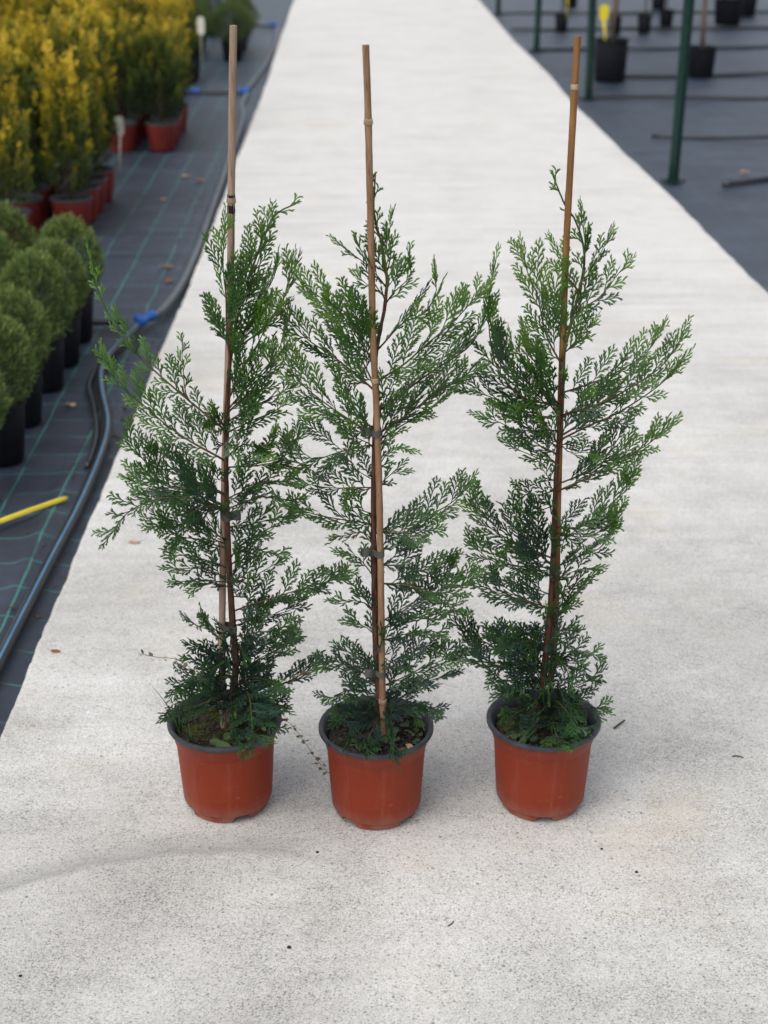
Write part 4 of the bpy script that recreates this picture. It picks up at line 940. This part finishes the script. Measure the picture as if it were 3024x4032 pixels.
def crown_egg(name, mat, H, W, seed, n=4200, ln=.024, wd=.0042, egg=.12):
    r = np.random.RandomState(seed); d = unit(r.randn(n, 3)); rho = (.62 + .42 * r.rand(n) ** .55) * np.where(r.rand(n) < .02, 1.10, 1.0)
    cl = .5 + .5 * np.sin(d[:, 0] * 9 + seed) * np.sin(d[:, 1] * 8 + 2 * seed) * np.sin(d[:, 2] * 7 + seed)
    rho = rho * (.88 + .18 * cl); w = W * (1 - egg * d[:, 2])
    P = np.stack([d[:, 0] * rho * w, d[:, 1] * rho * w, H * .5 + d[:, 2] * rho * H * .5], -1)
    D = d * .75 + UP * .75 + r.randn(n, 3) * .35
    V, F = flakes(P, D, r.randn(n, 3), ln * r.uniform(.6, 1.3, n), wd * r.uniform(.7, 1.3, n))
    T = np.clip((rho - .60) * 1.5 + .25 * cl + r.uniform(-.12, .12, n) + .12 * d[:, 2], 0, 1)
    me = np_mesh(name, V, F, np.repeat(T, 4)); me.materials.append(M[mat]); return me
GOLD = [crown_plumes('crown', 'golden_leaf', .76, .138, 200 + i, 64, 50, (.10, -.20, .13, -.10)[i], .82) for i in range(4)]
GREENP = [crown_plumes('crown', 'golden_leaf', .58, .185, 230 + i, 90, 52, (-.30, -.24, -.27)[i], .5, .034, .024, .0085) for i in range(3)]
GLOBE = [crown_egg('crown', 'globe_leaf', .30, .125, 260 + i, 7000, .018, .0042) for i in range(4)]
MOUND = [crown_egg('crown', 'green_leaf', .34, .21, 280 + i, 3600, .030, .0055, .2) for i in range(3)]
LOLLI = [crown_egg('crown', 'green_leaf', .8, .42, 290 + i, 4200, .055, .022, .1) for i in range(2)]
def simple_pot(rt, rb, h, seg=40):
    m = MB(); m.lathe([(rb * .4, .002), (rb - .003, .0), (rb, .004), (rb + (rt - rb) * .75, h * .80), (rt - .006, h * .82), (rt - .004, h - .010)], seg); w = m.mesh('pot'); w.polygons.foreach_set('use_smooth', [True] * len(w.polygons)); w.set_sharp_from_angle(angle=R(35))
    q = MB(); q.lathe([(rt - .004, h - .012), (rt + .001, h - .011), (rt + .002, h - .003), (rt, h), (rt - .006, h), (rt - .010, h - .012), (rt - .014, h - .06)], seg); rme = q.mesh('rim'); rme.polygons.foreach_set('use_smooth', [True] * len(rme.polygons)); rme.set_sharp_from_angle(angle=R(50))
    s = MB(); vs = [(0, 0, h - .022)] + [((rt - .009) * k / 3 * math.cos(2 * math.pi * i / 24), (rt - .009) * k / 3 * math.sin(2 * math.pi * i / 24), h - .024 + .004 * math.sin(i * 2.3 + k)) for k in (1, 2, 3) for i in range(24)]
    s.add(vs, [(0, 1 + i, 1 + (i + 1) % 24) for i in range(24)] + [(1 + k * 24 + i, 25 + k * 24 + i, 25 + k * 24 + (i + 1) % 24, 1 + k * 24 + (i + 1) % 24) for k in (0, 1) for i in range(24)]); sme = s.mesh('soil', True)
    return w, rme, sme, h
def with_mat(me, mat): me = me.copy(); me.materials.clear(); me.materials.append(M[mat]); return me
def potset(rt, rb, h, wall, rim):
    w, r_, s, h = simple_pot(rt, rb, h); return with_mat(w, wall), with_mat(r_, rim), with_mat(s, 'mossy_soil'), h
RED = potset(.110, .082, .185, 'red_plastic_old', 'dark_plastic'); BLK = potset(.092, .070, .200, 'black_plastic', 'black_plastic')
BLK2 = potset(.115, .090, .190, 'black_plastic', 'black_plastic')
def stub(h, r0=.010, bend=.01):
    m = MB(); m.tube([(0, 0, -.03), (bend, 0, h * .4), (-bend * .5, bend, h * .75), (0, 0, h)], [r0, r0 * .85, r0 * .6, r0 * .3], 7); me = m.mesh('trunk', True); me.materials.append(M['bark']); return me
STUB_T, STUB_G = stub(.40), stub(.16, .009)
def potted(name, label, cat, x, y, pots, crown, rz, group, trunk=STUB_T, cz=0.0, s=1.0, sz_=1.0):
    t = thing(name, label, cat, (x, y, 0), rz, group); w, r_, so, h = pots
    p = link('pot', w, None, t); link('rim', r_, None, p); link('soil', so, None, t)
    k = link('trunk', trunk, None, t); k.location = (0, 0, h - .03)
    c = link('crown', crown, None, t); c.location = (0, 0, h - .01 + cz); c.scale = (s, s, s * sz_)
    return t
rng = random.Random(5)
ORD = ['first', 'second', 'third', 'fourth', 'fifth', 'sixth', 'seventh', 'eighth']
# round shrubs beside the striped pipe
for i, (x, y, s) in enumerate(((-1.200, 1.78, .92), (-1.180, 2.10, .95), (-1.190, 2.45, .90), (-1.180, 2.82, 1.0), (-1.170, 3.12, .92), (-1.170, 3.44, .98))):
    lab = 'round green shrub in black pot, %s from the camera beside the pipe' % ORD[i] if i else 'black pot with round shrub cut off by the left frame edge'
    potted('round_shrub', lab, 'potted shrub', x, y, BLK, GLOBE[i % 4], i * 1.3, 'round shrubs in black pots', STUB_G, -.012, s * 1.09)
for i, (x, y, s) in enumerate(((-1.46, 3.30, .95), (-1.48, 3.66, 1.0))):
    potted('round_shrub', 'round shrub in black pot in the second column at the left edge, %s one' % ('nearer', 'farther')[i], 'potted shrub', x, y, BLK, GLOBE[(i + 2) % 4], i * 2.1 + .6, 'round shrubs in black pots', STUB_G, -.012, s * 1.09)
# golden conifers: near block
for j, y in enumerate((5.02, 5.40, 5.66, 5.92, 6.18)):
    for i, x in enumerate((-1.49, -1.76, -2.03)):
        if j == 0 and i != 1: continue
        s = rng.uniform(.92, 1.10) * (1.0 if j else .90)
        lab = 'golden conifer in red pot at the front left corner of the near block' if j == 0 else '%s from the aisle in %s row of near golden conifers in red pots' % (ORD[i].capitalize(), ORD[j])
        potted('golden_conifer', lab, 'potted conifer', x + rng.uniform(-.015, .015), y + rng.uniform(-.02, .02), RED, GOLD[rng.randrange(4)], rng.uniform(0, 6.28), 'golden conifers in red pots', STUB_T, 0, s, rng.uniform(.86, 1.18))
# second block: greener, gold tips behind
for j, y in enumerate((7.86, 8.12, 8.40, 8.68, 8.96)):
    for i, x in enumerate((-1.325, -1.575, -1.83, -2.09, -2.35, -2.61)):
        if j == 0 and i > 1: continue
        if i == 0 and j == 4: continue
        green = j < 2; cr = GREENP[(i + j) % 3] if green else GOLD[(i + 2 * j) % 4]
        lab = '%s from the aisle in %s row of second block, %s conifer in red pot' % (ORD[i].capitalize(), ORD[j], 'dark green' if green else 'gold-tipped')
        potted('bushy_conifer' if green else 'golden_conifer', lab, 'potted conifer', x + rng.uniform(-.015, .015), y + rng.uniform(-.02, .02), RED, cr, rng.uniform(0, 6.28), 'conifers of the second block', STUB_T, 0, rng.uniform(.95, 1.08) * (1.0 if green else .98), rng.uniform(.96, 1.08))
# third block: golden conifers in black pots
for j, y in enumerate((11.3, 11.6)):
    for i, x in enumerate((-1.50, -1.80, -2.10, -2.40, -2.70, -3.00)):
        potted('golden_conifer', '%s from the aisle in %s row beyond the cross pipe, golden conifer in black pot' % (ORD[i].capitalize(), ORD[j]), 'potted conifer', x, y, BLK2, GOLD[(i + j) % 4], rng.uniform(0, 6.28), 'golden conifers in black pots', STUB_T, 0, rng.uniform(.88, .98))
# mounds and far rows
for j, y in enumerate((12.95, 13.40, 13.85)):
    for i, x in enumerate((-1.20, -1.64, -2.08, -2.52, -2.96, -3.40)):
        potted('mound_shrub', '%s from the aisle in %s row of mounded green shrubs in black pots' % (ORD[i].capitalize(), ORD[j]), 'potted shrub', x + rng.uniform(-.03, .03), y, BLK2, MOUND[(i + j) % 3], rng.uniform(0, 6.28), 'mounded shrubs in black pots', STUB_G, 0, rng.uniform(.94, 1.06))
for i, x in enumerate((-1.25, -1.60, -1.95, -2.30, -2.65)):
    potted('golden_conifer', 'yellow-green conifer in the row behind the green mounds, %s from the aisle' % ORD[i], 'potted conifer', x, 15.3, BLK2, GOLD[i % 4], rng.uniform(0, 6.28), 'farthest golden conifers', STUB_T, 0, rng.uniform(.85, .95))
for i, x in enumerate((-3.1, -3.6, -4.1, -4.6)):
    potted('mound_shrub', 'low grey-green shrub at the top left corner, %s from the right' % ORD[i], 'potted shrub', x, 17.0, BLK2, MOUND[i % 3], rng.uniform(0, 6.28), 'far mounded shrubs', STUB_G, 0, 1.1)
# plant tags
def plant_tag(x, y, z0, z1, w, h, mat, label, lean=0.0, stem=.006, rz=0.0):
    t = thing('plant_tag', label, 'plant tag', (x, y, z0), rz)
    m = MB(); m.tube([(0, 0, -.03), (lean * .5, 0, (z1 - z0) * .5), (lean, 0, z1 - z0)], stem, 6); m.build('stem', mat, t, True)
    q = MB(); n = 20; vs = []
    for yy in (-.0015, .0015):
        for i in range(n):
            a = 2 * math.pi * i / n; ca, sa = math.cos(a), math.sin(a)
            vs.append((lean + w / 2 * math.copysign(abs(ca) ** .5, ca), yy, z1 - z0 + h / 2 + h / 2 * math.copysign(abs(sa) ** .55, sa)))
    q.add(vs, [tuple(range(n - 1, -1, -1)), tuple(range(n, 2 * n))] + [(i, (i + 1) % n, n + (i + 1) % n, n + i) for i in range(n)])
    q.build('plate', mat, t)
plant_tag(-1.385, 6.33, .16, .345, .050, .11, 'tag_white', 'cream plant label stuck in the last pot of the near golden block', .018)
plant_tag(-1.345, 11.2, .15, .42, .065, .15, 'tag_white', 'white plant label standing by the golden conifer beyond the cross pipe', .01, .003)
plant_tag(2.24, 11.25, .34, .53, .085, .13, 'tag_yellow', 'bright yellow plant label standing in the large black pot', -.03, .012)
plant_tag(2.50, 15.66, .17, .40, .03, .10, 'tag_yellow', 'small yellow label in a distant black pot on the right', .0)

# ------------------------------------------------------------------ right side: posts, potted trees, drip lines
for i, (x, y) in enumerate(((1.945, 6.70), (1.950, 10.22), (1.925, 13.72), (1.915, 17.9))):
    t = thing('green_post', ('nearest', 'second nearest', 'third nearest', 'farthest')[i] + ' dark green metal post along the right side of the path', 'post', (x, y, -.008), R(38), 'green posts beside the path')
    m = MB(); hw = .025; prof = [(-hw, -hw), (hw, -hw), (hw, hw), (-hw, hw)]; b = .004; ring = []
    for k, (px, py) in enumerate(prof):
        for dx, dy in (((0, b), (b, 0)), ((-b, 0), (0, b)), ((0, -b), (-b, 0)), ((b, 0), (0, -b)))[k]: ring.append((px + dx, py + dy))
    lean = .006 * (-1) ** i; vs = [(px + lean * z * 3, py, z) for z in (0, 1.1, 2.25) for px, py in ring]
    m.add(vs, [(8 * j + k, 8 * j + (k + 1) % 8, 8 * j + 8 + (k + 1) % 8, 8 * j + 8 + k) for j in (0, 1) for k in range(8)] + [tuple(16 + k for k in range(8))]); m.build('shaft', 'post_green', t)
    q = MB(); q.box((0, 0, .006), (.11, .11, .008)); q.box((0, 0, .016), (.055, .055, .014)); q.build('base_plate', 'post_green', t)
    for sx_, sy_ in ((-1, -1), (1, -1), (1, 1), (-1, 1)):
        q = MB(); q.lathe([(.0001, .019), (.006, .019), (.006, .010)], 6, (sx_ * .042, sy_ * .042, 0)); q.build('bolt', 'dark_plastic', t)
def bag_tree(x, y, rt, rb, h, label, i, tr=.016, th=1.9, crown=True, stems=1):
    ps = potset(rt, rb, h, 'black_plastic', 'black_plastic')
    t = thing('potted_tree', label, 'potted tree', (x, y, 0), i * 1.7, 'potted trees on the right cloth')
    p = link('pot', ps[0], None, t); link('rim', ps[1], None, p); link('soil', ps[2], None, t)
    for q_ in range(stems):
        m = MB(); ox = .05 * (q_ - (stems - 1) / 2); m.tube([(ox, 0, h - .05), (ox + .012, .006, h + .3), (ox - .008, .01, h + .8), (ox * 1.5 + .006, 0, h + 1.3), (ox * 2, 0, h + th - .2)], [tr, tr * .9, tr * .8, tr * .65, tr * .35], 9); m.build('trunk', 'trunk_grey', t, True)
    c = link('crown', LOLLI[i % 2], None, t); c.location = (0, 0, h + th - .75); return t
bag_tree(2.309, 11.35, .152, .138, .360, 'large black pot with a tree beside the second green post', 0, .020)
bag_tree(3.185, 11.60, .136, .112, .265, 'black pot with a tree partly hidden by the nearest green post', 1, .024)
bag_tree(2.455, 15.75, .082, .066, .190, 'small black pot between the third post and the large pot', 2, .010)
bag_tree(3.020, 15.35, .072, .060, .200, 'small black pot peeking from behind the large black pot', 3, .020)
bag_tree(3.385, 15.50, .085, .070, .200, 'small black pot with thin trunk, left of a similar pair', 4, .012)
bag_tree(3.770, 16.15, .088, .072, .200, 'small black pot with thin trunk, right of a similar pair', 5, .012)
bag_tree(4.580, 16.45, .175, .150, .300, 'wide black pot near the top right corner', 6, .014, 1.9, True, 2)
bag_tree(5.10, 17.6, .13, .11, .26, 'black pot at the extreme top right', 7, .014)
bag_tree(4.15, 18.6, .10, .085, .22, 'distant black pot behind the wide one', 8, .012)
bag_tree(3.00, 18.9, .10, .085, .22, 'distant black pot at the top behind the yellow label', 9, .012)
def drip(y0, y1, x0, x1, label, seed, r=.016, mid=0.0):
    q = np.random.RandomState(seed); n = 9
    pts = [(x0 + (x1 - x0) * k / n, y0 + (y1 - y0) * k / n + q.uniform(-.09, .09) + mid * math.sin(k / n * 3.14), .006) for k in range(n + 1)]
    C = catmull(pts, .08); m = MB(); m.tube([tuple(p) for p in C], r, 8); o = m.build('drip_line', 'pipe_black', None, True); tag(o, label, 'hose', 'drip lines on the right cloth')
    for k in range(2, n, 2):
        b = MB(); b.lathe([(.002, .0), (.012, .0), (.012, .016), (.006, .024), (.0005, .026)], 8, (pts[k][0], pts[k][1], .010)); b.build('dripper', 'pipe_black', o, True)
drip(10.25, 10.15, 1.86, 9.0, 'black drip line crossing the cloth at the second green post', 1, .014)
drip(11.6, 12.3, 2.45, 9.0, 'black drip line running right from the large black pot', 2)
drip(13.75, 14.3, 1.86, 9.0, 'black drip line crossing at the third green post', 3)
drip(15.8, 16.2, 1.88, 9.0, 'black drip line among the small distant pots', 4)
drip(17.95, 18.2, 1.88, 9.0, 'farthest black drip line at the farthest post', 5)
drip(8.25, 8.15, 2.12, 7.0, 'thin black drip line between the nearest and second post', 6, .012)
drip(6.62, 7.05, 2.22, 6.0, 'nearest black drip line with a free end at lower right', 7, .017, .12)

# ------------------------------------------------------------------ litter on the cloth
LEAFS = [(-.93, 4.62, .05, 'brown_leaf', 'brown leaf on the cloth above the nearest blue joint'), (-.885, 4.35, .035, 'brown_leaf', 'small brown leaf beside the gloss-grey pipe bend'), (-.96, 6.75, .05, 'brown_leaf', 'reddish leaf on the cloth close to the pipe, farther one'),
         (-1.06, 6.9, .035, 'tan_leaf', 'pale leaf in the middle of the left aisle, farther one'), (-1.12, 6.2, .035, 'tan_leaf', 'pale leaf in the left aisle level with the red pots'), (-1.045, 2.62, .03, 'tan_leaf', 'tan leaf at the foot of the round shrubs'),
         (2.45, 6.95, .05, 'tan_leaf', 'tan leaf right of the nearest post'), (2.35, 8.3, .06, 'brown_leaf', 'brown leaf at the start of the thin drip line'), (2.95, 7.7, .05, 'tan_leaf', 'pale leaf on the right cloth, left of a pair'),
         (3.25, 7.75, .05, 'tan_leaf', 'pale leaf on the right cloth, right of a pair'), (3.45, 9.2, .07, 'tag_white', 'white scrap on the right cloth'), (2.05, 12.1, .05, 'brown_leaf', 'brown leaf left of the large black pot'), (2.1, 10.9, .05, 'brown_leaf', 'brown leaf behind the second green post')]
for k, (x, y, s, mt, lab) in enumerate(LEAFS):
    tag(fallen_leaf('fallen_leaf', mt, (x, y, .002), s, k * 1.1, 60 + k, None, 1.6), lab, 'leaf')
q = np.random.RandomState(31); m = MB()
for k in range(380):
    yy = q.uniform(-.6, 6.5) if q.rand() < .7 else q.uniform(1.9, 3.6); w_ = q.rand()
    xx = -.835 + q.uniform(-.025, .03) if w_ < .65 else (-.925 + q.uniform(-.018, .018) if w_ < .85 else -.93 + q.uniform(-.06, .05)); e = q.uniform(.002, .0065) * (1.6 if q.rand() < .12 else 1)
    zz = (-.013 if xx > -.86 else .004) + e * .4
    m.add([(xx + e * d[0] * q.uniform(.5, 1.5), yy + e * d[1] * q.uniform(.5, 1.5), zz + e * d[2] * q.uniform(.3, .8)) for d in ((1, 0, 0), (-1, 0, 0), (0, 1, 0), (0, -1, 0), (0, 0, 1), (0, 0, -1))],
          [(0, 2, 4), (2, 1, 4), (1, 3, 4), (3, 0, 4), (2, 0, 5), (1, 2, 5), (3, 1, 5), (0, 3, 5)])
o = m.build('gravel_litter', 'twig_dark'); o['kind'] = 'stuff'; tag(o, 'brown crumbs and bark litter along the left path edge', 'litter')
